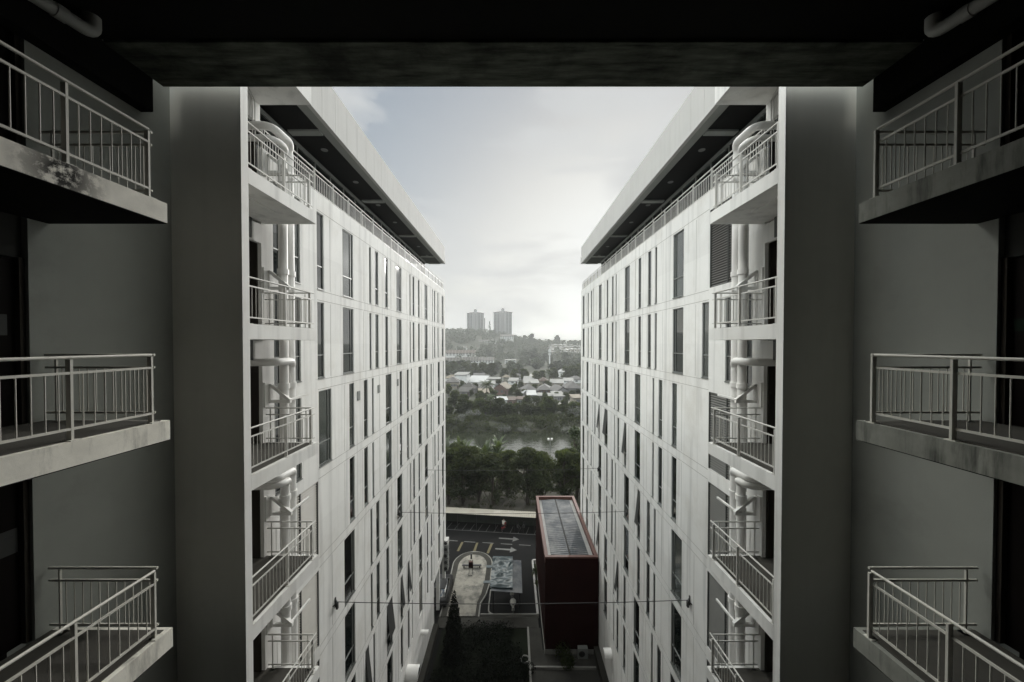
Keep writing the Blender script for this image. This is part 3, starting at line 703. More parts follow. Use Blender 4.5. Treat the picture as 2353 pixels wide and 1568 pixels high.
for k in range(n):
    y0 = 33.6 + 5.1 * k / n; y1 = 33.6 + 5.1 * (k + .6) / n; y2 = 33.6 + 5.1 * (k + 1) / n
    b.quad((-2.1, y0, zc - .08), (.88, y0, zc - .30), (.88, y1, zc - .24), (-2.1, y1, zc - .02)); b.quad((-2.1, y1, zc - .14), (.88, y1, zc - .40), (.88, y2, zc - .40), (-2.1, y2, zc - .14))
b.build('corrugated_roof', ZINC, t)
for x in (-1.9, .6):
    for y in (34.0, 38.4): MB().box(x - .05, x + .05, y - .05, y + .05, G, zc - (.1 if x < 0 else .3)).build('post', BLACKM, t)
MB().box(-2.8, -2.2, 37.0, 37.4, zc - .06, zc).build('tarp_tie', TARP, t); MB().box(-2.9, -2.2, 34.6, 34.95, zc - .06, zc).build('tarp_tie', TARP, t)

# stand on the island, bench behind it, bollard
p = at_z(1082, 1318, G + .21)
t = thing('sign_stand', p, 'small dark red signboard stand on thin legs in the middle of the island', 'stand')
bx, by = p.x, p.y
for dx in (-.2, .2): MB().box(bx + dx - .025, bx + dx + .025, by - .025, by + .025, G + .21, G + 1.5).build('leg', BLACKM, t)
MB().box(bx - .24, bx + .24, by - .06, by + .06, G + .85, G + 1.45).build('board', BIKER if False else REDW, t)
MB().box(bx - .2, bx + .2, by - .5, by - .46, G + .26, G + .30).bar((bx - .2, by - .03, G + .5), (bx - .2, by - .48, G + .28), .03, .03).bar((bx + .2, by - .03, G + .5), (bx + .2, by - .48, G + .28), .03, .03).build('foot_frame', BLACKM, t)
c = MB(); c.box(bx - .22, bx + .22, by - .10, by + .10, G + 1.5, G + 1.56)
for dx in (-.2, 0, .2): c.box(bx + dx - .03, bx + dx + .03, by - .03, by + .03, G + 1.56, G + 1.72)
c.build('crest', REDC, t)
t = thing('low_bench', (bx, by + 1.0, G + .21), 'low dark bench behind the red signboard stand', 'bench')
MB().box(bx - 1.1, bx + 1.1, by + .9, by + 1.15, G + .45, G + .55).build('seat', BLACKM, t)
for dx in (-.9, .9): MB().box(bx + dx - .06, bx + dx + .06, by + .95, by + 1.1, G + .21, G + .449).build('leg', BLACKM, t)
p = at_z(1083, 1285, G + .15)
t = thing('bollard', p, 'short dark bollard at the rounded tip of the island', 'bollard')
MB().tube([(p.x, p.y, G + .15), (p.x, p.y, G + .75)], .10, 12).build('shaft', BLACKM, t)
MB().tube([(p.x, p.y, G + .75), (p.x, p.y, G + .82)], [.14, .05], 12).build('cap', BLACKM, t)

# ring on the lawn
p = at_z(1206.7, 1517, G + .07)
b = MB(); b.tube([(p.x + .33 * math.cos(a), p.y + .33 * math.sin(a), G + .13) for a in np.linspace(0, 2 * math.pi, 25)], .07, 8, False)
tag(b.build('stone_ring', KERB), 'small pale ring lying on the dark garden near the kerb corner', 'ring')

# motorcycles
def motorcycle(loc, rz, paint, label, screen=False):
    t = thing('motorcycle', (0, 0, 0), label, 'motorcycle')
    for y in (-.62, .62):
        w = MB(); w.tube([(0, y + .24 * math.cos(a), .29 + .24 * math.sin(a)) for a in np.linspace(0, 2 * math.pi, 21)], .055, 8, False)
        wo = w.build('wheel', TYRE, t)
        h = MB(); h.tube([(-.05, y, .29), (.05, y, .29)], .07, 10)
        for k in range(6): a = k * math.pi / 3; h.bar((0, y, .29), (0, y + .22 * math.cos(a), .29 + .22 * math.sin(a)), .02, .02, up=(1, 0, 0))
        h.build('rim', CHROME, wo)
    b = MB(); b.tube([(0, -.85, .72), (0, -.5, .66), (0, -.1, .5), (0, .25, .48), (0, .42, .75), (0, .46, .98)], [.05, .14, .15, .12, .14, .09], 12)
    b.tube([(-.09, .60, .30), (-.07, .48, .8)], .025, 6); b.tube([(.09, .60, .30), (.07, .48, .8)], .025, 6); b.bar((0, .62, .58), (0, .42, .62), .13, .03)
    b.build('body', paint, t)
    MB().tube([(0, -.80, .80), (0, -.45, .80), (0, -.05, .70)], [.09, .14, .10], 12).build('seat', BLACKM, t)
    MB().tube([(-.36, .36, 1.02), (-.1, .46, 1.0), (.1, .46, 1.0), (.36, .36, 1.02)], .018, 8).tube([(-.30, .42, 1.02), (-.36, .46, 1.18)], .012, 6).tube([(.30, .42, 1.02), (.36, .46, 1.18)], .012, 6).build('handlebar', BLACKM, t)
    MB().tube([(0, .5, .88), (0, .60, .86)], [.09, .07], 12).build('headlight', CHROME, t)
    MB().tube([(.14, -.75, .34), (.14, 0, .30)], .045, 10).build('exhaust', CHROME, t)
    if screen:
        MB().tube([(0, .25, .80), (0, .38, 1.0), (0, .50, 1.08)], [.27, .30, .16], 14).build('front_shield', paint, t)
        MB().tube([(0, -.95, .80), (0, -.95, 1.12)], [.20, .18], 12).build('top_box', paint, t)
    t.location = loc; t.rotation_euler = (0, 0, rz); WL[t.name] = Vector(loc)
    return t
p = at_z(1178, 1400, G)
motorcycle((p.x, p.y, G), R(184), BIKEW, 'pale white scooter parked alone on the dark driveway', True)
def zz(x, y): return at_z(1103 + .0586 * x, 1177.6 + .0586 * y, G)      # shelter close-up
p = zz(940, 700); motorcycle((p.x, p.y, G), R(-20), BIKER, 'red motorcycle with a rider in front of the parking shelter')
rp = p
p = zz(1480, 690); motorcycle((p.x, p.y, G), R(10), BLACKM, 'black motorcycle under the parking shelter, left of a close pair')
p = zz(1720, 690); motorcycle((p.x, p.y, G), R(-8), BLACKM, 'black motorcycle under the parking shelter, right of a close pair')

# rider
def skinned(name, joints, edges, parent, m, sub=2):
    me = bpy.data.meshes.new(name); me.from_pydata([j[0] for j in joints], edges, [])
    o = bpy.data.objects.new(name, me); COL.objects.link(o)
    o.modifiers.new('skin', 'SKIN'); sd = o.modifiers.new('sub', 'SUBSURF'); sd.levels = sub; sd.render_levels = sub
    for i, j in enumerate(joints):
        r = j[1] if isinstance(j[1], tuple) else (j[1], j[1]); me.skin_vertices[0].data[i].radius = r
    me.skin_vertices[0].data[0].use_root = True
    dg = bpy.context.evaluated_depsgraph_get(); dg.update()
    m2 = bpy.data.meshes.new_from_object(o.evaluated_get(dg)); bpy.data.objects.remove(o)
    m2.materials.clear(); m2.materials.append(m); m2.polygons.foreach_set('use_smooth', [True] * len(m2.polygons))
    o = bpy.data.objects.new(name, m2); COL.objects.link(o); o.parent = parent
    return o
t = thing('person', (rp.x, rp.y, G), 'person in a pale shirt sitting on the red motorcycle', 'person', rz=R(-20))
J = [((0, -.25, .86), (.15, .12)), ((0, -.22, 1.08), (.14, .10)), ((0, -.16, 1.30), (.18, .11)), ((0, -.13, 1.44), .055), ((0, -.10, 1.56), (.085, .10)), ((0, -.09, 1.68), (.075, .09)),
     ((-.19, -.14, 1.36), .06), ((-.27, .05, 1.15), .045), ((-.30, .32, 1.06), .035), ((.19, -.14, 1.36), .06), ((.27, .05, 1.15), .045), ((.30, .32, 1.06), .035),
     ((-.13, -.2, .82), .09), ((-.17, .18, .72), .07), ((-.16, .10, .34), .05), ((-.16, .24, .28), .04), ((.13, -.2, .82), .09), ((.17, .18, .72), .07), ((.16, .10, .34), .05), ((.16, .24, .28), .04)]
E = [(0, 1), (1, 2), (2, 3), (3, 4), (4, 5), (2, 6), (6, 7), (7, 8), (2, 9), (9, 10), (10, 11), (0, 12), (12, 13), (13, 14), (14, 15), (0, 16), (16, 17), (17, 18), (18, 19)]
skinned('body', J, E, t, SKIN)
JS = [((0, -.24, .93), (.165, .135)), ((0, -.22, 1.10), (.155, .115)), ((0, -.16, 1.30), (.195, .125)), ((0, -.135, 1.40), (.10, .08)), ((-.20, -.14, 1.36), .075), ((-.26, .02, 1.19), .06), ((.20, -.14, 1.36), .075), ((.26, .02, 1.19), .06)]
skinned('shirt', JS, [(0, 1), (1, 2), (2, 3), (2, 4), (4, 5), (2, 6), (6, 7)], t, SHIRT)
JT = [((0, -.24, .88), (.165, .13)), ((-.13, -.2, .82), .10), ((-.17, .18, .72), .082), ((-.16, .11, .40), .06), ((.13, -.2, .82), .10), ((.17, .18, .72), .082), ((.16, .11, .40), .06)]
skinned('trousers', JT, [(0, 1), (1, 2), (2, 3), (0, 4), (4, 5), (5, 6)], t, BLACKM)
skinned('helmet', [((0, -.11, 1.60), (.11, .125)), ((0, -.10, 1.70), (.10, .115))], [(0, 1)], t, BLACKM)

# black car beside the left wing
def car(loc, rz, label):
    t = thing('parked_car', loc, label, 'car', rz=rz)
    def loft(sections, m, name):
        b = MB(); n = len(sections[0]); v = [p for s_ in sections for p in s_]
        f = [(i * n + k, i * n + (k + 1) % n, (i + 1) * n + (k + 1) % n, (i + 1) * n + k) for i in range(len(sections) - 1) for k in range(n)]
        b.add(v, f, True); b.add(sections[0], [tuple(reversed(range(n)))]); b.add(sections[-1], [tuple(range(n))])
        me = b.mesh(name); me.materials.append(m); o = bpy.data.objects.new(name, me); COL.objects.link(o); o.parent = t; return o
    def sec(y, w, z0, z1, top):
        return [(-w, y, z0), (w, y, z0), (w * 1.02, y, (z0 + z1) / 2), (top, y, z1), (-top, y, z1), (-w * 1.02, y, (z0 + z1) / 2)]
    loft([sec(-2.15, .70, .35, .75, .6), sec(-2.05, .80, .22, .90, .72), sec(-1.0, .84, .20, .96, .76), sec(1.0, .84, .20, .95, .76), sec(1.9, .80, .22, .82, .70), sec(2.15, .68, .32, .66, .55)], CARP, 'body')
    loft([sec(-1.85, .70, .93, .95, .66), sec(-1.35, .72, .93, 1.42, .58), sec(.25, .72, .93, 1.46, .60), sec(1.05, .70, .93, .95, .66)], GLASS, 'window')
    b = MB().box(-.56, .56, -1.3, .2, 1.455, 1.475); me = b.mesh('roof'); me.materials.append(CARP); o = bpy.data.objects.new('roof', me); COL.objects.link(o); o.parent = t
    for y in (-1.3, 1.3):
        for x in (-.78, .78):
            b = MB().tube([(x - .09, y, .31), (x + .09, y, .31)], .31, 18); me = b.mesh('wheel'); me.materials.append(TYRE); o = bpy.data.objects.new('wheel', me); COL.objects.link(o); o.parent = t
    for x in (-.5, .5):
        b = MB().box(x - .14, x + .14, 2.08, 2.16, .56, .66); me = b.mesh('headlight'); me.materials.append(FRAME); o = bpy.data.objects.new('headlight', me); COL.objects.link(o); o.parent = t
car((-7.35, 38.1 - 1.2, G + .01), 0, 'black parked car pulled in beside the foot of the left wing')

# double floodlight by the river
p = at_y(1264, 1012, 66)
t = thing('floodlight_pole', (p.x, 66, G), 'slim pole with twin white floodlights above the river-bank trees', 'floodlight')
MB().tube([(p.x, 66, G), (p.x, 66, p.z)], [.09, .06], 10).build('pole', FRAME, t)
MB().bar((p.x - .42, 66, p.z), (p.x + .42, 66, p.z), .06, .06).build('crossbar', FRAME, t)
for dx in (-.3, .3): MB().box(p.x + dx - .17, p.x + dx + .17, 65.82, 66.12, p.z + .04, p.z + .38).build('lamp_head', PVC, t)

# ------------------------------------------------------------------ plants
def leaf_cloud(lobes, n, size, seed, shell=.55, flat=.0):
    rg = np.random.default_rng(seed)
    L_ = np.array(lobes); wts = (L_[:, 3] * L_[:, 4] * L_[:, 5]) ** .7; idx = rg.choice(len(L_), n, p=wts / wts.sum())
    d = rg.normal(size=(n, 3)); d /= np.linalg.norm(d, axis=1)[:, None]
    r = shell + (1 - shell) * rg.random(n) ** .6 + rg.normal(0, .05, n)
    c = L_[idx, :3] + d * r[:, None] * L_[idx, 3:6]
    nn_ = d * .6 + rg.normal(size=(n, 3)) * .8 + np.array([0, 0, .35]); nn_ /= np.linalg.norm(nn_, axis=1)[:, None]
    a = np.cross(nn_, rg.normal(size=(n, 3))); a /= np.linalg.norm(a, axis=1)[:, None]; b_ = np.cross(nn_, a)
    sz = size * rg.uniform(.6, 1.35, n)[:, None]
    v = np.stack([c - a * sz, c - b_ * sz * .55, c + a * sz, c + b_ * sz * .55], 1).reshape(-1, 3)
    m = MB(); m.v = [tuple(x) for x in v]; m.f = [(4 * i, 4 * i + 1, 4 * i + 2, 4 * i + 3) for i in range(n)]; m.sm = [False] * n
    return m
def lobeset(seed, R_, H0, H1, n, sq=.75, top=.55):
    rg = random.Random(seed); out = []
    for i in range(n):
        a = rg.random() * 6.283; t = rg.random(); z = H0 + (H1 - H0) * t
        env = R_ * (math.sin(math.pi * min(1, .18 + .82 * t) ** top) ** .6 if t < 1 else .2); rr = env * math.sqrt(rg.random()) * .8
        r = R_ * rg.uniform(.26, .46); out.append((rr * math.cos(a), rr * math.sin(a), min(z, H1 - r * .6), r, r, r * sq))
    return out
def tree_proto(name, seed, R_, H, hb, nl, n, size, label, cat='tree', group=None, leaf=None, bark=True, shell=.5, under=0):
    t = thing(name, (0, 0, 0), label, cat, group); rg = random.Random(seed)
    lobes = lobeset(seed, R_, hb, H, nl)
    if bark:
        b = MB(); r0 = .035 * H ** .85 + .02
        bend = [(rg.uniform(-.15, .15), rg.uniform(-.15, .15)) for _ in range(4)]
        pts = [(bend[i][0] * i * .4, bend[i][1] * i * .4, (hb + (H - hb) * .45) * i / 3) for i in range(4)]
        b.tube(pts, [r0, r0 * .8, r0 * .6, r0 * .3], 8)
        for l in rg.sample(lobes, min(7, len(lobes))):
            q = Vector(pts[2]) if rg.random() < .5 else Vector(pts[1]) * .5 + Vector(pts[2]) * .5
            e = Vector(l[:3]); mid = q * .5 + e * .5 + Vector((0, 0, -.1 * H * .3)); b.tube([q, mid, e], [r0 * .4, r0 * .28, r0 * .1], 6)
        b.build('trunk', BARK, t)
    cm = leaf_cloud(lobes, n, size, seed, shell)
    if under:
        low = [(rg.uniform(-R_, R_) * .8, rg.uniform(-R_, R_) * .8, rg.uniform(1.9, hb), .8, .8, .6) for _ in range(18)]
        c2 = leaf_cloud(low, under, size * .9, seed + 1, .2); cm.add(c2.v, c2.f)
        st = MB()
        for l in low[:9]: st.tube([(l[0] * .15, l[1] * .15, rg.uniform(0, 1.2)), (l[0] * .6, l[1] * .6, l[2] * .7), l[:3], (l[0] * 1.1, l[1] * 1.1, hb + 1)], [.05, .04, .03, .015], 5)
        st.build('limbs', BARK, t)
    cm.build('crown', leaf or LEAF, t)
    return t
used = {}
def place(proto, key, loc, rz, label, group=None, sc=None):
    if key not in used: used[key] = 1; o = proto; o.location = loc; o.rotation_euler = (0, 0, rz); WL[o.name] = Vector(loc); o['label'] = label
    else: o = copy_tree(proto, loc, rz, label, group)
    if sc: o.scale = sc
    if group: o['group'] = group
    return o

# row of trees along the near bank
near = [tree_proto('bank_tree', 11, 2.7, 8.8, 4.9, 26, 4900, .17, 'x', under=2000), tree_proto('bank_tree', 12, 3.1, 9.2, 4.7, 30, 6200, .17, 'x', under=2600), tree_proto('bank_tree', 13, 2.3, 8.2, 4.6, 20, 3900, .17, 'x', under=1700)]
NB = [(1030, 57.6, 0, 1.0, 'bushy river-bank tree at the edge of the left wing behind the shelter'),
      (1062, 57.2, 1, 1.0, 'loose-crowned river-bank tree behind the left end of the visible shelter roof'),
      (1100, 58.6, 2, 1.0, 'slender river-bank tree left of the middle with brown trunk showing'),
      (1133, 57.5, 0, 1.02, 'broad light-tipped river-bank tree under the banana plants'),
      (1166, 60.5, 2, .95, 'small yellow-green river-bank tree with bright water showing beneath'),
      (1212, 57.6, 1, .98, 'dense dark round-topped tree beside the red building roof'),
      (1246, 57.9, 1, 1.03, 'tallest dense dark tree in front of the floodlight pole'),
      (1296, 57.4, 2, 1.05, 'dark tree directly behind the far edge of the red building roof'),
      (1326, 59.4, 0, .95, 'sunlit-topped tree at the edge of the right wing behind the red building')]
for px, y, k, sc, lab in NB:
    p = at_y(px, 1000, y); place(near[k], ('n', k), (p.x, y, G), rnd.random() * 6, lab, 'trees along the near river bank', (sc * rnd.uniform(.95, 1.2), sc * rnd.uniform(.95, 1.15), sc * rnd.uniform(.88, 1.06)))
for i in range(5):
    place(near[i % 3], ('n', i % 3), (13.5 + i * 5.2, 57.5 + rnd.random() * 3, G), rnd.random() * 6, 'river-bank tree hidden behind the right wing', 'trees along the near river bank', (1.05,) * 3)
for i in range(3):
    place(near[i % 3], ('n', i % 3), (-16 - i * 5.5, 58 + rnd.random() * 3, G), rnd.random() * 6, 'river-bank tree hidden behind the left wing', 'trees along the near river bank', (1.05,) * 3)
p = at_y(1322, 1000, 70); o = tree_proto('bank_tree', 15, 2.4, 9.6, 4, 16, 2600, .2, 'thin light-leaved tree overhanging the river at the right wing edge', leaf=LEAFB); o.location = (p.x, 70, G)
for px, y, k, sc, lab in ((1048, 63.5, 2, 1.0, 'second-row river-bank tree between the edge tree and the loose-crowned one'), (1083, 64, 0, .85, 'second-row river-bank tree left of the slender one'), 
                          (1312, 63, 1, .8, 'second-row river-bank tree behind the red building roof corner')):
    p = at_y(px, 1000, y); place(near[k], ('n', k), (p.x, y, G), rnd.random() * 6, lab, 'trees along the near river bank', (sc, sc, sc))
sp = [(rg.uniform(-14, 12), rg.uniform(55, 70), G + .1, rg.uniform(.4, 1.1), rg.uniform(.3, .9), rg.uniform(.3, .8)) for rg in [random.Random(23)] for _ in range(60)]
o = leaf_cloud(sp, 5200, .11, 24, .3).build('bank_weeds', LEAF); o['kind'] = 'stuff'; tag(o, 'low dark weeds between the river-bank tree trunks', 'weeds')
# undergrowth along the near bank edge
def bush_line(name, pts, n, size, label, leaf, seed):
    return tag(leaf_cloud(pts, n, size, seed, .4).build(name, leaf), label, 'shrub')
rg = random.Random(5)
lb = [(rg.uniform(-14, 16), rg.uniform(73.5, 77), G - .2 + rg.uniform(-.2, .6), rg.uniform(.9, 1.8), .9, rg.uniform(.7, 1.6)) for _ in range(46)]
o = leaf_cloud(lb, 6500, .2, 4, .4).build('bank_undergrowth', LEAF); o['kind'] = 'stuff'; tag(o, 'green undergrowth along the near river edge', 'undergrowth')
lb = [(rg.uniform(-34, 36), rg.uniform(117.2, 133), 0, rg.uniform(1.2, 2.6), 1.2, rg.uniform(.8, 1.5)) for _ in range(460)]
lb = [(x, y, hgt(x, y) + .5, a, b_, c) for x, y, z, a, b_, c in lb]
o = leaf_cloud(lb, 32000, .28, 14, .4).build('bank_undergrowth', LEAF); o['kind'] = 'stuff'; tag(o, 'dark scrub along the far river edge', 'undergrowth')
# banana plants
def banana(seed):
    rg = random.Random(seed); t = thing('banana_plant', (0, 0, 0), 'x', 'plant'); st = MB(); lf = MB()
    for q in range(4):
        ox, oy = rg.uniform(-1.2, 1.2), rg.uniform(-.8, .8); hs = rg.uniform(2.6, 4.2)
        st.tube([(ox, oy, 0), (ox * 1.1, oy, hs)], [.16, .09], 8)
        for k in range(10):
            a = rg.random() * 6.283; L_ = rg.uniform(2.2, 3.2); el = rg.uniform(.5, 1.4); w = rg.uniform(.26, .38)
            pts = []; c = Vector((ox * 1.1, oy, hs - .1)); dirv = Vector((math.cos(a) * math.cos(el), math.sin(a) * math.cos(el), math.sin(el)))
            for i in range(8): pts.append(c.copy()); c = c + dirv * L_ / 7; dirv = (dirv + Vector((0, 0, -.16))).normalized()
            sd = Vector((-math.sin(a), math.cos(a), 0))
            for i in range(7):
                wa, wb = w * math.sin(math.pi * (i / 7 * .9 + .1)) ** .7, w * math.sin(math.pi * ((i + 1) / 7 * .9 + .1)) ** .7 if i < 6 else .02
                dz = Vector((0, 0, .10))
                lf.quad(pts[i], pts[i + 1], pts[i + 1] + sd * wb - dz, pts[i] + sd * wa - dz); lf.quad(pts[i], pts[i] - sd * wa - dz, pts[i + 1] - sd * wb - dz, pts[i + 1])
    st.build('stem', BARK, t); lf.build('leaves', LEAFB, t); return t
bn = [banana(1), banana(2)]
for i, (px, y, sc, lab) in enumerate(((1034, 71, 1.15, 'tall banana clump at the edge of the left wing'), (1060, 74, 1.1, 'darker banana clump second from the left wing'), (1092, 72, .9, 'small banana clump in the gap above the loose-crowned tree'),
                                      (1118, 73, 1.05, 'banana clump with bright upright leaves against the river'), (1143, 73.5, 1.1, 'banana clump at the end of the row, leaves arching over the river'))):
    p = at_y(px, 1000, y); place(bn[i % 2], ('b', i % 2), (p.x, y, G), i * 1.3, lab, 'banana plants on the near bank', (sc,) * 3)

# garden: conifer, hedge, shrubs
def conifer(loc, H, R_, label):
    t = thing('cypress_tree', loc, label, 'tree'); rg = np.random.default_rng(3)
    lob = [(0, 0, H * k / 14, R_ * (1 - k / 14.2) ** .75 * (1 + .1 * math.sin(k * 2)), R_ * (1 - k / 14.2) ** .75, H / 9) for k in range(14)]
    m = leaf_cloud(lob, 9000, .075, 9, .7).build('crown', LEAFK, None); m.parent = t
    b = MB().tube([(0, 0, 0), (0, 0, H * .8)], [.10, .03], 8).build('trunk', BARK, None); b.parent = t
p = at_y(1043, 1361, 29.2); conifer((p.x, 29.2, G), p.z - G, 1.05, 'tall dark conical cypress in front of the island')
rg = random.Random(9)
for (xc, yc, w, d, h, lab) in ((-1.6, 29.6, 2.7, 2.4, .9, 'dark clipped hedge bed filling the garden behind the footpath'), (-2.6, 25.0, 3.2, 2.4, .7, 'low dark shrub bed at the bottom of the picture')):
    lb = [(rg.uniform(-w, w), rg.uniform(-d, d), h * .5, .7, .7, h * .55) for _ in range(60)]
    o = leaf_cloud(lb, 9000, .085, 21, .5).build('hedge', LEAFK); o.location = (xc, yc, G + .05); tag(o, lab, 'hedge')
for i, (x, y, r, lab) in enumerate(((2.55, 39.8, .42, 'larger round shrub between the low wall and the red building'), (2.55, 38.0, .34, 'smaller round shrub beside the red building wall'), (2.55, 40.9, .3, 'smallest shrub at the far end of the planting strip'), (4.3, 28.9, .8, 'spreading dark shrub in the paved corner by the red building'))):
    o = leaf_cloud([(rg.uniform(-r, r) * .5, rg.uniform(-r, r), r * .8, r * .7, r * .7, r * .8) for _ in range(8)], 1500, .07, 30 + i, .5).build('shrub', LEAF); o.location = (x, y, G); tag(o, lab, 'shrub')

# far bank and village trees
mid = [tree_proto('broad_tree', 31, 4.4, 9.0, 1.6, 26, 2600, .42, 'x', leaf=LEAF), tree_proto('broad_tree', 32, 5.0, 11.0, 2.0, 30, 3000, .45, 'x', leaf=LEAF), tree_proto('broad_tree', 33, 3.4, 7.0, 1.0, 18, 1800, .40, 'x', leaf=LEAF)]
far = [tree_proto('distant_tree', 41, 6.0, 13, 2.5, 24, 1300, .9, 'x', leaf=LEAFF), tree_proto('distant_tree', 42, 7.5, 15.5, 3.0, 28, 1500, 1.0, 'x', leaf=LEAFF), tree_proto('distant_tree', 43, 5.0, 10, 1.5, 18, 1000, .85, 'x', leaf=LEAFF)]
def tz(x, y): return hgt(x, y) - .2
rg = random.Random(17)
i = 0
for px in range(1024, 1345, 14):                       # dark belt on the far bank
    y = 134 + rg.uniform(-2, 6); k = rg.choice((0, 0, 2, 1)); p = at_y(px + rg.uniform(-5, 5), 900, y); sc = rg.uniform(.48, .66)
    place(mid[k], ('m', k), (p.x, y, tz(p.x, y)), rg.random() * 6, 'dark dense tree in the belt along the far river bank', 'trees along the far river bank', (sc * 1.1, sc * 1.1, sc)); i += 1
for px, py, k, sc, lab in ((1045, 925, 0, .8, 'round dark tree under the white two-storey house'), (1066, 930, 2, .9, 'small dark tree right of the round dark one, by the river belt'), (1030, 900, 2, .9, 'tree tucked under the brown hipped roof at the left wing'),
                           (1098, 920, 2, .7, 'low tree before the grey roof in the village'), (1190, 912, 2, .8, 'tree between the shacks and the hipped houses'), (1182, 895, 2, .8, 'tree beside the brown gabled house'),
                           (1250, 932, 2, .62, 'rounded shrubby tree on the village lane'), (1265, 926, 2, .6, 'small tree by the white carport roof'), (1296, 938, 2, .7, 'leafy tree at the edge of the gravel yard'), (1220, 940, 2, .5, 'low shrubby tree by the near village path'),
                           (1300, 920, 2, .5, 'small tree in front of the right hipped houses')):
    q = at_z(px, py + 10, -27.2); place(mid[k], ('m', k), (q.x, q.y, tz(q.x, q.y)), rg.random() * 6, lab, 'trees among the village houses', (sc,) * 3)
for px, py in ((1056, 900), (1092, 893), (1125, 897), (1146, 884), (1176, 900), (1196, 886), (1228, 897), (1243, 893), (1262, 886), (1274, 902), (1290, 890), (1310, 896), (1082, 903), (1134, 914), (1212, 928), (1232, 930), (1284, 936), (1172, 944), (1150, 944), (1328, 900), (1240, 926), (1062, 886), (1070, 918), (1104, 908), (1118, 912), (1158, 912), (1190, 920), (1206, 906), (1218, 912), (1252, 914), (1264, 918), (1278, 912), (1300, 914), (1316, 912), (1150, 876), (1216, 884), (1256, 882), (1284, 880)):
    q = at_z(px, py + 8, -27.2); sc = rg.uniform(.38, .62)
    place(mid[rg.choice((0, 2))], ('m', 0), (q.x, q.y, tz(q.x, q.y)), rg.random() * 6, 'small dark tree squeezed between village roofs', 'small trees between the village roofs', (sc, sc, sc))
for px, py, k, sc in ((1160, 866, 0, .8), (1183, 872, 1, .7), (1204, 872, 2, 1.1), (1232, 876, 0, .8), (1246, 872, 2, 1), (1272, 868, 0, .9), (1300, 868, 1, .8), (1318, 866, 0, 1), (1333, 864, 1, .9), (1130, 862, 1, .9), (1110, 860, 0, 1.1), (1090, 862, 1, .9), (1068, 856, 0, 1), (1042, 858, 1, .9), (1028, 862, 0, .9)):
    q = at_z(px, py + 2, -27.2); place(mid[k], ('m', k), (q.x, q.y, tz(q.x, q.y)), rg.random() * 6, 'leafy green tree behind the village roofs', 'trees behind the village roofs', (sc * 1.2, sc * 1.2, sc * 1.15))
for _ in range(70):                                   # dark wood between village and terraces
    y = rg.uniform(300, 392); px = rg.uniform(1020, 1345); p = at_y(px, 800, y); k = rg.choice((0, 1, 2)); sc = rg.uniform(.5, .78)
    if 1195 < px < 1262 and y < 370: continue
    place(far[k], ('f', k), (p.x, y, tz(p.x, y)), rg.random() * 6, 'dark tree in the wood between village and terraces', 'trees in the dark middle wood', (sc * 1.15, sc * 1.15, sc))
for _ in range(16):
    y = rg.uniform(385, 465); px = rg.uniform(1192, 1345); p = at_y(px, 800, y); k = rg.choice((0, 1, 2)); sc = rg.uniform(.5, .8)
    place(far[k], ('f', k), (p.x, y, tz(p.x, y)), rg.random() * 6, 'dark tree in the wood between village and terraces', 'trees in the dark middle wood', (sc * 1.15, sc * 1.15, sc))
for px, y, k, sc, lab in ((1205, 500, 1, 1.15, 'big dark twin-crowned tree left of the mast'), (1228, 505, 1, 1.25, 'broad dark tree close beside the mast'), (1252, 480, 0, 1.0, 'dark tree touching the mast'), (1299, 470, 1, 1.0, 'tall dark tree right of the mast'),
                          (1125, 560, 1, 1.2, 'rounded dark tree below the gap between the towers'), (1152, 560, 0, 1.2, 'rounded dark tree under the right tower'), (1222, 740, 1, 1.4, 'tallest hilltop tree right of the towers'), (1205, 745, 0, 1.2, 'hilltop tree beside the tallest one'), (1280, 800, 1, 1.3, 'domed hilltop tree at the right')):
    p = at_y(px, 780, y); place(far[k], ('f', k), (p.x, y, tz(p.x, y)), rg.random() * 6, lab, 'hillside trees', (sc,) * 3)
# far woodland, one mass
lobes = []
for _ in range(520):
    y = rg.uniform(520, 830); px = rg.uniform(1005, 1360); p = at_y(px, 790, y)
    if y < 640 and rg.random() < .45: continue
    if 590 < y < 720 and px > 1262 and rg.random() < .8: continue
    h = hgt(p.x, y); r = rg.uniform(4, 8)
    lobes.append((p.x, y, h + rg.uniform(2, 5), r, r, r * .75))
    lobes.append((p.x + rg.uniform(-3, 3), y, h + rg.uniform(6, 8.5), r * .6, r * .6, r * .55))
o = leaf_cloud(lobes, 42000, 1.25, 77, .6).build('far_woodland', LEAFF); o['kind'] = 'stuff'; tag(o, 'hazy woodland covering the far hill below the towers', 'woodland')
# feathery casuarina between the towers
p = at_y(1125, 768, 770); hb = tz(p.x, 770)
o = thing('casuarina_tree', (p.x, 770, hb), 'thin feathery tree standing between the two towers', 'tree')
lb = [(rg.gauss(0, 3.2) * (1 - k / 50), 0, 4 + k * .52, 1.3, 1.3, 1.5) for k in range(48)]
m_ = leaf_cloud(lb, 900, .55, 5, .3).build('crown', LEAFF); m_.parent = o
m_ = MB().tube([(0, 0, 0), (0, 0, 30)], [.5, .1], 6).build('trunk', BARK); m_.parent = o
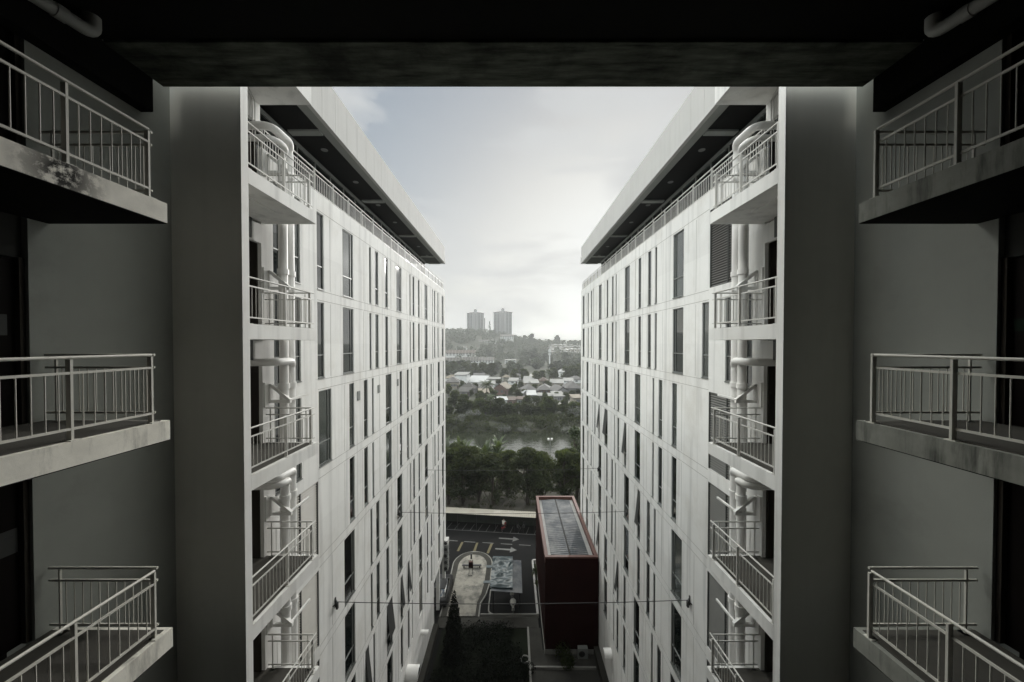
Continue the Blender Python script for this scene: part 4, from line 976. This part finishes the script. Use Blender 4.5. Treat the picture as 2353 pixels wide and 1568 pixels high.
# coconut palms
def palm(H, seed):
    rg = random.Random(seed); t = thing('coconut_palm', (0, 0, 0), 'x', 'palm tree')
    MB().tube([(0, 0, 0), (.2, .1, H * .5), (.6, .2, H)], [.2, .15, .12], 8).build('trunk', BARK, t); lf = MB()
    for k in range(20):
        a = k * 2.4 + rg.random() * .4; el = rg.uniform(-.1, 1.2); c = Vector((.6, .2, H)); dv = Vector((math.cos(a) * math.cos(el), math.sin(a) * math.cos(el), math.sin(el))); sd = Vector((-math.sin(a), math.cos(a), 0)); L_ = rg.uniform(2.6, 3.4)
        for i in range(8):
            n_ = c + dv * L_ / 8; w = .55 * math.sin(math.pi * (i + .8) / 9)
            for q in range(2):
                m0 = c + (n_ - c) * q * .5; m1 = c + (n_ - c) * (q * .5 + .32)
                lf.quad(m0, m1, m1 + sd * w - Vector((0, 0, w * .6)), m0 + sd * w - Vector((0, 0, w * .6))); lf.quad(m0, m0 - sd * w - Vector((0, 0, w * .6)), m1 - sd * w - Vector((0, 0, w * .6)), m1)
            c = n_; dv = (dv + Vector((0, 0, -.2))).normalized()
    lf.build('fronds', LEAFB, t); return t
pm = palm(9, 3)
for i, (px, py, y, sc, lab) in enumerate(((1115, 905, 139, 1.25, 'tall dark coconut palm in front of the brown gabled house'), (1128, 925, 134, .8, 'shorter coconut palm leaning beside the tall one'), (1262, 862, 225, 1.1, 'coconut palm at the foot of the mast'))):
    p = at_y(px, 900, y); place(pm, 'palm', (p.x, y, tz(p.x, y)), i * 2., lab, 'coconut palms in the village', (sc,) * 3)
# pale dusty shrubs
for i, (px, py, r, lab) in enumerate(((1086, 946, 1.7, 'pale flowering shrub on the left of the far bank'), (1323, 944, 2.4, 'pale dusty shrub by the right wing above the river'), (1157, 985, 1.5, 'pale bush at the far water edge, left'), (1205, 985, 1.3, 'pale fallen branches at the far water edge'), (1305, 988, 1.6, 'pale bush at the far water edge, right'), (1068, 958, 1.4, 'pale scrub below the pale flowering shrub'))):
    y = 119.5 if py > 980 else 121.5; p = at_y(px, py, y)
    o = leaf_cloud([(rg.uniform(-r, r) * 1.3, rg.uniform(-.5, .5), rg.uniform(-.5, .5) * r, r * .6, .6, r * .45) for _ in range(8)], 420, .17, 60 + i, .4).build('pale_shrub', LEAFP)
    o.location = (p.x, y, max(p.z, hgt(p.x, y) + r * .4)); tag(o, lab, 'shrub')
struct(MB().quad(*[Vector((*at_z(x, y, -27.2).xy, -27.0)) for x, y in ((1274, 938), (1312, 944), (1312, 917), (1282, 916))]).build('gravel_yard', LOT))
struct(MB().quad(*[Vector((*at_z(x, y, -27.2).xy, -27.0)) for x, y in ((1196, 943), (1226, 940), (1238, 918), (1226, 917))]).build('village_path', LOT))
struct(MB().quad(*[Vector((*at_z(x, y, -27.2).xy, -26.4)) for x, y in ((1196, 868), (1225, 868), (1262, 853), (1250, 853))]).build('village_lane', LOT))

# ------------------------------------------------------------------ village houses
def house(name, px0, px1, pyb, hw, hr, d, rt, roof, wall, label, group=None, ridge='x', zg=-27.2, rz=0., eave=.45, sy=None, cat='house', nwin=2):
    a, c = at_z(px0, pyb, zg), at_z(px1, pyb, zg); w = (c.x - a.x) / 2; y = a.y
    loc = Vector(((a.x + c.x) / 2, y + d / 2, hgt((a.x + c.x) / 2, y) if zg == -27.2 else zg))
    t = thing(name, loc, label, cat, group, rz or random.Random(label).uniform(-.22, .22))
    def part(b, nm, m, par=t):
        me = b.mesh(nm); me.materials.append(m); o = bpy.data.objects.new(nm, me); COL.objects.link(o); o.parent = par; return o
    part(MB().box(-w + eave, w - eave, -d / 2 + eave, d / 2 - eave, -.5, hw), 'wall', WALLS[wall])
    D = d / 2; b = MB(); th = .15
    def rf(b, dz):
        if rt == 'hip':
            k = min(w, D) * .95
            A, B_, C_, E_ = (-w, -D, hw + dz), (w, -D, hw + dz), (w, D, hw + dz), (-w, D, hw + dz)
            if w >= D: P, Q = (-w + k, 0, hw + hr + dz), (w - k, 0, hw + hr + dz); fs = [[A, B_, Q, P], [B_, C_, Q], [C_, E_, P, Q], [E_, A, P]]
            else: P, Q = (0, -D + k, hw + hr + dz), (0, D - k, hw + hr + dz); fs = [[A, B_, P], [B_, C_, Q, P], [C_, E_, Q], [E_, A, P, Q]]
        elif rt == 'gable':
            A, B_, C_, E_ = (-w, -D, hw + dz), (w, -D, hw + dz), (w, D, hw + dz), (-w, D, hw + dz)
            if ridge == 'x': P, Q = (-w, 0, hw + hr + dz), (w, 0, hw + hr + dz); fs = [[A, B_, Q, P], [C_, E_, P, Q]]
            else: P, Q = (0, -D, hw + hr + dz), (0, D, hw + hr + dz); fs = [[B_, C_, Q, P], [E_, A, P, Q]]
        else:
            fs = [[(-w, -D, hw + dz), (w, -D, hw + dz), (w, D, hw + hr + dz), (-w, D, hw + hr + dz)]]
        for f in fs: b.quad(*f)
        return b
    rf(b, th)
    for q in (MB().box(-w, w, -D, -D + .06, hw, hw + th - .002), ): b.add(q.v, q.f)
    b.add([(-w, -D, hw), (w, -D, hw), (w, D, hw), (-w, D, hw)], [(3, 2, 1, 0)])
    ro = part(b, 'roof', ROOFS[roof])
    if rt == 'gable':
        for sg in (-1, 1):
            if ridge == 'x': g = MB().quad((sg * (w - eave), -D + eave, hw), (sg * (w - eave), D - eave, hw), (sg * (w - eave), 0, hw + hr * .88))
            else: g = MB().quad((-w + eave, sg * (D - eave), hw), (w - eave, sg * (D - eave), hw), (0, sg * (D - eave), hw + hr * .88))
            part(g, 'gable_wall', WALLS[wall])
    if rt != 'mono' and rg.random() < .5:
        part(MB().bar((-w * .5, 0, hw + hr + th) if not (rt == 'gable' and ridge == 'y') and (w >= D or rt == 'gable') else (0, -D * .5, hw + hr + th), (w * .5, 0, hw + hr + th) if not (rt == 'gable' and ridge == 'y') and (w >= D or rt == 'gable') else (0, D * .5, hw + hr + th), .22, .12), 'ridge', ROOFS['pale'], ro)
    for i in range(nwin):
        x = -w * .6 + 1.2 * w * (i + .5) / max(1, nwin) - .0
        z0 = hw * .38; fr = part(MB().box(x - .75, x + .75, -D + eave - .05, -D + eave - .001, z0, z0 + min(1.2, hw * .42)), 'window', WINFAR)
        part(MB().box(x - .03, x + .03, -D + eave - .07, -D + eave - .051, z0, z0 + min(1.2, hw * .42)), 'mullion', WALLS['white'], fr)
    if nwin: part(MB().box(w * .62, w * .62 + .95, -D + eave - .05, -D + eave - .001, 0, 2.1), 'door', ROOFS['brown'])
    return t
house('village_house', 1044, 1076, 887, 7.0, 1.2, 9, 'mono', 'pale', 'white', 'white two-storey house with a sloping pale roof', nwin=1)
house('warehouse', 1072, 1117, 886.5, 2.2, 2.8, 17, 'mono', 'white', 'white', 'low hall with a big bright white roof beside the two-storey house', cat='hall', nwin=0)
house('village_house', 1020, 1054, 894, 3.9, 3.0, 11, 'hip', 'grey', 'cream', 'house with a grey-brown hipped roof against the left wing', nwin=3)
house('village_house', 1054, 1096, 905, 2.6, 2.6, 9, 'hip', 'dark', 'grey', 'low house with a dark hipped roof below the white hall')
house('village_house', 1097, 1131, 904, 2.4, 2.2, 10, 'gable', 'grey', 'cream', 'low house with a grey roof and tan front strip', nwin=1)
house('village_house', 1107, 1131, 889, 2.4, 1.3, 8, 'gable', 'white', 'white', 'small house with a pale blue-white gable', ridge='y', nwin=0)
house('village_house', 1134, 1173, 908, 3.0, 2.7, 13, 'gable', 'tan', 'brown', 'brown gable-fronted house with a sand-coloured roof', ridge='y', nwin=2)
house('long_shed', 1112, 1150, 878, 2.2, .8, 7, 'mono', 'pale', 'grey', 'long low shed with a thin pale roof behind the brown gabled house', cat='shed', nwin=0)
house('village_shack', 1141, 1166, 938, 3.2, .7, 6, 'mono', 'white', 'white', 'small white shack with a pale sheet roof near the river', cat='shack', nwin=1)
house('village_shack', 1164, 1187, 936, 2.9, .6, 6, 'mono', 'brown', 'pink', 'dusty pink shack with rusty roof joined to the white shack', cat='shack', nwin=1)
house('village_shack', 1187, 1208, 934, 2.9, .5, 6, 'mono', 'brown', 'green', 'pale green shack with one dark window', cat='shack', nwin=1)
house('village_house', 1198, 1235, 913, 3.0, 2.8, 12, 'hip', 'grey', 'grey', 'hipped grey house with a white porch gable', nwin=2)
house('porch', 1200, 1216, 917, 2.6, 1.4, 5, 'gable', 'white', 'grey', 'small white-edged porch gable in front of the hipped grey house', ridge='y', nwin=0, cat='porch')
house('village_house', 1235, 1272, 909, 2.8, 2.5, 12, 'hip', 'grey', 'brown', 'middle hipped house behind the pale carport roof', nwin=2)
house('village_house', 1269, 1307, 915, 3.0, 2.4, 13, 'gable', 'grey', 'grey', 'gabled grey house with a white eave board', ridge='y', nwin=2)
house('village_house', 1299, 1340, 908, 3.4, 3.2, 14, 'hip', 'grey', 'grey', 'tall hipped grey house against the right wing', nwin=2)
house('village_house', 1203, 1239, 893, 3.2, 1.5, 10, 'mono', 'pale', 'cream', 'long pale back roof behind the hipped grey house', nwin=0)
house('village_house', 1265, 1298, 893, 3.2, 1.5, 10, 'mono', 'pale', 'cream', 'long pale back roof behind the gabled grey house', nwin=0)
house('carport', 1234, 1274, 921, 2.2, .5, 7, 'mono', 'pale', 'grey', 'pale flat carport roof in front of the middle hipped house', cat='carport', nwin=0)
house('village_shack', 1314, 1340, 931, 3.0, .7, 7, 'mono', 'tan', 'cream', 'tan-roofed shack at the edge of the right wing', cat='shack', nwin=1)
house('village_house', 1285, 1306, 866, 4.5, 2.6, 10, 'hip', 'white', 'white', 'white house with a small pyramid roof among the trees', nwin=1)
house('village_house', 1312, 1340, 858, 3.2, 1.2, 10, 'mono', 'white', 'grey', 'white sheet roof among trees at the right wing', nwin=0)
for i, (px, py, w_, rt, rf_, wl_, lab) in enumerate(((1190, 872, 11, 'hip', 'grey', 'white', 'small grey hipped roof among trees left of the lane'), (1216, 879, 13, 'mono', 'pale', 'cream', 'pale flat roof tucked behind the back roofs'), (1250, 884, 12, 'hip', 'brown', 'cream', 'small brown hipped roof between the long back roofs'),
        (1180, 884, 12, 'mono', 'pale', 'white', 'thin pale roof right of the brown gabled house'), (1100, 872, 14, 'gable', 'grey', 'white', 'grey roof edge behind the bright white hall'), (1036, 878, 16, 'hip', 'tan', 'white', 'tan roof behind the hipped house at the left wing'), (1325, 880, 16, 'hip', 'grey', 'white', 'grey roof behind the tall hipped house'), (1308, 884, 12, 'mono', 'pale', 'white', 'pale roof strip behind the gabled grey house'),
        (1066, 912, 15, 'mono', 'dark', 'grey', 'dark lean-to roof below the dark hipped house'), (1110, 916, 13, 'mono', 'tan', 'cream', 'tan lean-to with a pale strip below the grey roof'), (1140, 893, 12, 'mono', 'pale', 'white', 'white shed roof left of the brown gabled house'), (1284, 924, 14, 'mono', 'pale', 'grey', 'low pale garage roof by the gravel yard'), (1222, 921, 12, 'mono', 'white', 'grey', 'small white awning roof left of the carport'))):
    house('village_house', px - w_, px + w_, py, 2.5, 1.4 if rt == 'mono' else 2.2, 8, rt, rf_, wl_, lab, nwin=1)
# gazebo
q = at_z(1163, 875, -27.2); t = thing('gazebo', (q.x, q.y, hgt(q.x, q.y)), 'open gazebo with brown hipped roof on white posts', 'gazebo'); o_ = world(t)
for dx in (-2.4, 2.4):
    for dy in (-2, 2): MB().box(o_.x + dx - .2, o_.x + dx + .2, o_.y + dy - .2, o_.y + dy + .2, o_.z, o_.z + 3).build('post', WALLS['white'], t)
b = MB(); A = [(o_.x + dx, o_.y + dy, o_.z + 3.0) for dx, dy in ((-3.2, -2.8), (3.2, -2.8), (3.2, 2.8), (-3.2, 2.8))]; T = (o_.x, o_.y, o_.z + 5.0)
for i in range(4): b.quad(A[i], A[(i + 1) % 4], T)
b.quad(*A[::-1]); b.build('roof', ROOFS['tan'], t)
# terraces
def terrace(px0, px1, pyb, y, hw, hr, roof, label, n):
    a, c = at_y(px0, pyb, y), at_y(px1, pyb, y); z = a.z
    t = thing('terrace_row', ((a.x + c.x) / 2, y + 5, z), label, 'terraced houses')
    MB().box(a.x, c.x, y, y + 9, min(z, hgt(a.x, y)) - 2, z + hw).build('wall', WALLS['white'], t)
    b = MB(); b.quad((a.x, y - 1.2, z + hw), (c.x, y - 1.2, z + hw), (c.x, y + 5, z + hw + hr), (a.x, y + 5, z + hw + hr)); b.quad((a.x, y + 5, z + hw + hr), (c.x, y + 5, z + hw + hr), (c.x, y + 11, z + hw), (a.x, y + 11, z + hw))
    ro = b.build('roof', ROOFS[roof], t); st = (c.x - a.x) / n
    for k in range(n + 1): MB().bar((a.x + k * st, y - 1.2, z + hw + .2), (a.x + k * st, y + 5, z + hw + hr + .2), .3, .5).build('party_wall', WALLS['cream'], ro)
    for k in range(n):
        for f_ in range(2): MB().box(a.x + (k + .25) * st, a.x + (k + .75) * st, y - .06, y - .001, z + .6 + f_ * hw * .5, z + .6 + f_ * hw * .5 + hw * .28).build('window', WINFAR, t)
terrace(1018, 1062, 838, 470, 4.6, 4.4, 'dark', 'near terrace row with a dark roof at the left wing edge', 6)
terrace(1062, 1100, 838, 468, 5.2, 4.2, 'dark', 'terrace row with bright white fronts under a dark roof', 6)
terrace(1101, 1134, 836, 472, 4.0, 4.4, 'grey', 'terrace row with a grey roof right of the bright white fronts', 5)
terrace(1160, 1186, 836, 468, 4.6, 1.2, 'pale', 'short bright white terrace by the big dark trees', 3)
terrace(1024, 1092, 818, 530, 3.5, 5.0, 'brown', 'second terrace row with a brown roof higher up', 9)
terrace(1048, 1072, 806, 590, 4.5, 3.0, 'grey', 'pale house row on the slope below the left tower', 3)
terrace(1150, 1180, 779, 690, 5.0, 3.5, 'grey', 'faint hazy house row under the right tower', 6)
terrace(1100, 1140, 790, 660, 4.0, 3.5, 'grey', 'faint hazy house row halfway up the hill', 6)
protoH = None
for i in range(26):
    y = 600 + (i // 7) * 34 + rg.uniform(-6, 6); px = 1266 + (i % 7) * 11 + rg.uniform(-2, 2); p = at_y(px, 810, y); h = hgt(p.x, y)
    if protoH is None:
        q = thing('hillside_house', (0, 0, 0), 'pale-roofed house in the crowded estate at the right', 'house', 'estate houses on the right slope')
        MB().box(-4, 4, -4, 4, -3, 4).build('wall', WALLS['cream'], q)
        b = MB(); A = [(-4.8, -4.8, 4), (4.8, -4.8, 4), (4.8, 4.8, 4), (-4.8, 4.8, 4)]
        for k in range(4): b.quad(A[k], A[(k + 1) % 4], (0, 0, 6.6))
        b.build('roof', ROOFS['pale'], q); MB().box(-2.5, -.5, -4.05, -4.001, 1, 2.6).build('window', WINFAR, q)
        protoH = q; q.location = (p.x, y, h)
    else: copy_tree(protoH, (p.x, y, h), rg.uniform(-.5, .5))
# mast
p = at_y(1263, 801, 330); g0 = hgt(p.x, 330)
t = thing('telecom_mast', (p.x, 330, g0), 'slim white telecom mast with antenna panels above the trees', 'mast')
MB().tube([(p.x, 330, g0), (p.x, 330, p.z)], [.75, .5], 12).build('pole', WALLS['white'], t)
for k in range(3):
    a = k * 2.094 + .4
    for zz_ in (-3.2, -6.2): MB().box(p.x + 1.1 * math.cos(a) - .3, p.x + 1.1 * math.cos(a) + .3, 330 + 1.1 * math.sin(a) - .2, 330 + 1.1 * math.sin(a) + .2, p.z + zz_, p.z + zz_ + 2.2).build('antenna_panel', WALLS['white'], t)
MB().tube([(p.x, 330, p.z), (p.x, 330, p.z + 2)], .12, 6).build('lightning_rod', FRAME, t)
MB().tube([(p.x, 330, p.z - 3.6), (p.x, 330, p.z - 3.4)], 1.2, 12).build('platform', FRAME, t)

# ------------------------------------------------------------------ hill towers
def tower(px0, px1, pyt, y, label, drop=90, lantern=True):
    a, c = at_y(px0, pyt, y), at_y(px1, pyt, y); zt = a.z; w = c.x - a.x; cx = (a.x + c.x) / 2; D = w * .55; z0 = hgt(cx, y) - 4
    t = thing('apartment_tower', (cx, y + D / 2, z0), label, 'tower block')
    b = MB(); g = w * .035
    b.box(a.x, cx - w * .13, y + 1.0, y + D, z0, zt); b.box(cx + w * .13, c.x, y + 1.0, y + D, z0, zt)
    b.box(cx - w * .12, cx - g, y - 1.0, y + D, z0, zt + 1.5); b.box(cx + g, cx + w * .12, y - 1.0, y + D, z0, zt + 1.5); b.box(cx - g, cx + g, y + 4, y + D, z0, zt)
    for q in (.0, .16, .3): b.box(a.x + w * q, a.x + w * (q + .05), y, y + 1.2, z0, zt); b.box(c.x - w * (q + .05), c.x - w * q, y, y + 1.2, z0, zt)
    b.build('wall', TOWERW, t)
    win = 0; nf = int((zt - z0) / 3.1)
    for k in range(nf):
        zf = zt - 3.1 * (k + 1) + .8
        for q in (.06, .22): 
            for sgn in (-1, 1):
                if win >= 96: break
                x0 = cx + sgn * (w / 2 - w * q); x1 = cx + sgn * (w / 2 - w * (q + .085)); MB().box(x0, x1, y + .93, y + .999, zf, zf + 1.7).build('window', WINFAR, t); win += 1
    bl = MB()
    for k in range(nf):
        zf = zt - 3.1 * (k + 1)
        for sgn in (-1, 1): bl.box(cx + sgn * w * .17, cx + sgn * w * .5, y + .2, y + .99, zf, zf + .5)
    bl.build('balcony_band', TOWERW, t)
    rf = MB()
    for sgn in (-1, 1):
        x0, x1 = cx + sgn * w * .08, cx + sgn * w * .54
        rf.add([(x0, y - .6, zt), (x1, y - .6, zt), (x1, y + D + .6, zt), (x0, y + D + .6, zt), (x0, y + D * .3, zt + 3.6), (x0, y + D * .7, zt + 3.6), (x1 - sgn * w * .2, y + D * .5, zt + 2.6)],
               [(0, 1, 6, 4), (1, 2, 6), (2, 3, 5, 6), (4, 6, 5), (0, 4, 5, 3)])
    rf.build('roof', TOWERR, t)
    if lantern:
        MB().box(cx - w * .085, cx + w * .085, y + D * .3, y + D * .6, zt + 1, zt + 8).build('roof_lantern', TOWERW, t)
        b = MB(); A = [(cx - w * .11, y + D * .26, zt + 8), (cx + w * .11, y + D * .26, zt + 8), (cx + w * .11, y + D * .64, zt + 8), (cx - w * .11, y + D * .64, zt + 8)]
        for k in range(4): b.quad(A[k], A[(k + 1) % 4], (cx, y + D * .45, zt + 10.5))
        b.build('lantern_roof', TOWERR, t)
tower(1072.7, 1111, 719.5, 800, 'left one of the two tall hazy apartment towers on the hill')
tower(1134, 1176.5, 717.5, 790, 'right one of the two tall hazy apartment towers, slightly larger')
tower(1106, 1115, 733, 840, 'narrow hazy block half hidden behind the left tower', lantern=False)

# ------------------------------------------------------------------ air, sky, sun, camera
AZ, EL = R(17.5), R(12)
hz = MB().box(-1450, 1450, -70, 2150, -34, 88)
m = bpy.data.materials.new('haze'); m.use_nodes = True; nt = m.node_tree; nt.nodes.remove(nt.nodes['Principled BSDF'])
pv = nt.nodes.new('ShaderNodeVolumePrincipled'); pv.inputs['Color'].default_value = (.93, .95, .95, 1); pv.inputs['Density'].default_value = .0004; pv.inputs['Anisotropy'].default_value = .35
nt.links.new(pv.outputs[0], nt.nodes['Material Output'].inputs['Volume'])
o = hz.build('haze', m); o['kind'] = 'stuff'; tag(o, 'pale morning haze fading the far hill and towers', 'haze')

w = bpy.data.worlds.new('World'); SC.world = w; w.use_nodes = True; nt = w.node_tree; N = nt.nodes; L = nt.links
bg = N['Background']; sky = N.new('ShaderNodeTexSky'); sky.sky_type = 'NISHITA'; sky.sun_disc = False; sky.sun_elevation = EL; sky.sun_rotation = AZ
sky.dust_density = 2.0; sky.air_density = 1.0; sky.ozone_density = 1.0
hs = N.new('ShaderNodeHueSaturation'); hs.inputs['Saturation'].default_value = .85; L.new(sky.outputs[0], hs.inputs['Color'])
tc = N.new('ShaderNodeTexCoord'); mp = N.new('ShaderNodeMapping'); mp.inputs['Scale'].default_value = (1.0, 1.0, 3.2); mp.inputs['Rotation'].default_value = (0, .25, .3); L.new(tc.outputs['Generated'], mp.inputs['Vector'])
nz = N.new('ShaderNodeTexNoise'); nz.inputs['Scale'].default_value = 2.6; nz.inputs['Detail'].default_value = 9; nz.inputs['Roughness'].default_value = .55; nz.inputs['Distortion'].default_value = .3; L.new(mp.outputs[0], nz.inputs['Vector'])
cr = N.new('ShaderNodeMapRange'); cr.inputs['From Min'].default_value = .44; cr.inputs['From Max'].default_value = .62; cr.inputs['To Min'].default_value = 0.; cr.inputs['To Max'].default_value = .72; L.new(nz.outputs['Fac'], cr.inputs['Value'])
mx = N.new('ShaderNodeMix'); mx.data_type = 'RGBA'; L.new(cr.outputs[0], mx.inputs['Factor']); L.new(hs.outputs[0], mx.inputs[6]); mx.inputs[7].default_value = (9.5, 9.6, 9.4, 1)
ZEN = 20.0
K_ = 21.5                                               # soft shoulder: compresses the sky's glare round the sun
d1 = N.new('ShaderNodeVectorMath'); d1.operation = 'MULTIPLY_ADD'; gn = N.new('ShaderNodeVectorMath'); gn.operation = 'SCALE'; gn.inputs['Scale'].default_value = 4.4; L.new(mx.outputs[2], gn.inputs[0])
d1.inputs[1].default_value = (1 / K_,) * 3; d1.inputs[2].default_value = (1, 1, 1); L.new(gn.outputs[0], d1.inputs[0])
d2 = N.new('ShaderNodeVectorMath'); d2.operation = 'DIVIDE'; bt = N.new('ShaderNodeVectorMath'); bt.operation = 'MULTIPLY'; bt.inputs[1].default_value = (.95, .985, 1.01); L.new(gn.outputs[0], bt.inputs[0]); L.new(bt.outputs[0], d2.inputs[0]); L.new(d1.outputs[0], d2.inputs[1])
cl = N.new('ShaderNodeMix'); cl.data_type = 'RGBA'; L.new(cr.outputs[0], cl.inputs['Factor']); L.new(d2.outputs[0], cl.inputs[6]); cl.inputs[7].default_value = (12.2, 12.3, 12.2, 1)
# added bright sky band above the view, heavier to the left, lighting the facades
sx = N.new('ShaderNodeSeparateXYZ'); L.new(tc.outputs['Generated'], sx.inputs[0])
zr = N.new('ShaderNodeMapRange'); zr.interpolation_type = 'SMOOTHSTEP'; zr.inputs['From Min'].default_value = .58; zr.inputs['From Max'].default_value = .68; L.new(sx.outputs['Z'], zr.inputs['Value'])
zc_ = N.new('ShaderNodeMix'); zc_.data_type = 'RGBA'; zc_.inputs[6].default_value = (1, 1, 1, 1); zc_.inputs[7].default_value = (ZEN, ZEN * .95, ZEN * .84, 1); zd = N.new('ShaderNodeMapRange'); zd.interpolation_type = 'SMOOTHSTEP'; zd.inputs['From Min'].default_value = .74; zd.inputs['From Max'].default_value = .92; zd.inputs['To Min'].default_value = 1.0; zd.inputs['To Max'].default_value = .18; L.new(sx.outputs['Z'], zd.inputs['Value'])
zp = N.new('ShaderNodeMath'); zp.operation = 'MULTIPLY'; L.new(zr.outputs['Result'], zp.inputs[0]); L.new(zd.outputs['Result'], zp.inputs[1]); xr = N.new('ShaderNodeMapRange'); xr.inputs['From Min'].default_value = -.65; xr.inputs['From Max'].default_value = .65; xr.inputs['To Min'].default_value = 1.0; xr.inputs['To Max'].default_value = .38; L.new(sx.outputs['X'], xr.inputs['Value'])
zq = N.new('ShaderNodeMath'); zq.operation = 'MULTIPLY'; L.new(zp.outputs[0], zq.inputs[0]); L.new(xr.outputs['Result'], zq.inputs[1]); L.new(zq.outputs[0], zc_.inputs['Factor'])
zm = N.new('ShaderNodeVectorMath'); zm.operation = 'MULTIPLY'; L.new(cl.outputs[2], zm.inputs[0]); L.new(zc_.outputs[2], zm.inputs[1])
L.new(zm.outputs[0], bg.inputs['Color']); bg.inputs['Strength'].default_value = .15

sl = bpy.data.lights.new('sun', 'SUN'); sl.energy = 5.0; sl.angle = R(.6); sl.color = (1, .975, .94)
so = bpy.data.objects.new('sun', sl); COL.objects.link(so)
S = Vector((math.sin(AZ) * math.cos(EL), math.cos(AZ) * math.cos(EL), math.sin(EL))); so.rotation_euler = S.to_track_quat('Z', 'Y').to_euler()

cam = bpy.data.cameras.new('camera'); co = bpy.data.objects.new('camera', cam); COL.objects.link(co)
cam.sensor_width = 36; cam.lens = 36 * F / 2353; cam.clip_start = .05; cam.clip_end = 6000
co.location = (0, 0, 0); co.rotation_euler = (math.pi / 2 - PITCH, 0, 0)
cam.shift_x = -(CX - 1176.5) / 2353; cam.shift_y = (PY - 784) / 2353
SC.camera = co
SC.view_settings.view_transform = 'Standard'; SC.view_settings.look = 'None'; SC.view_settings.exposure = -1.58; SC.view_settings.gamma = 1
try:
    SC.cycles.max_bounces = 8; SC.cycles.diffuse_bounces = 4; SC.cycles.volume_bounces = 0; SC.cycles.use_denoising = True
    SC.cycles.volume_step_rate = 5
except Exception: pass
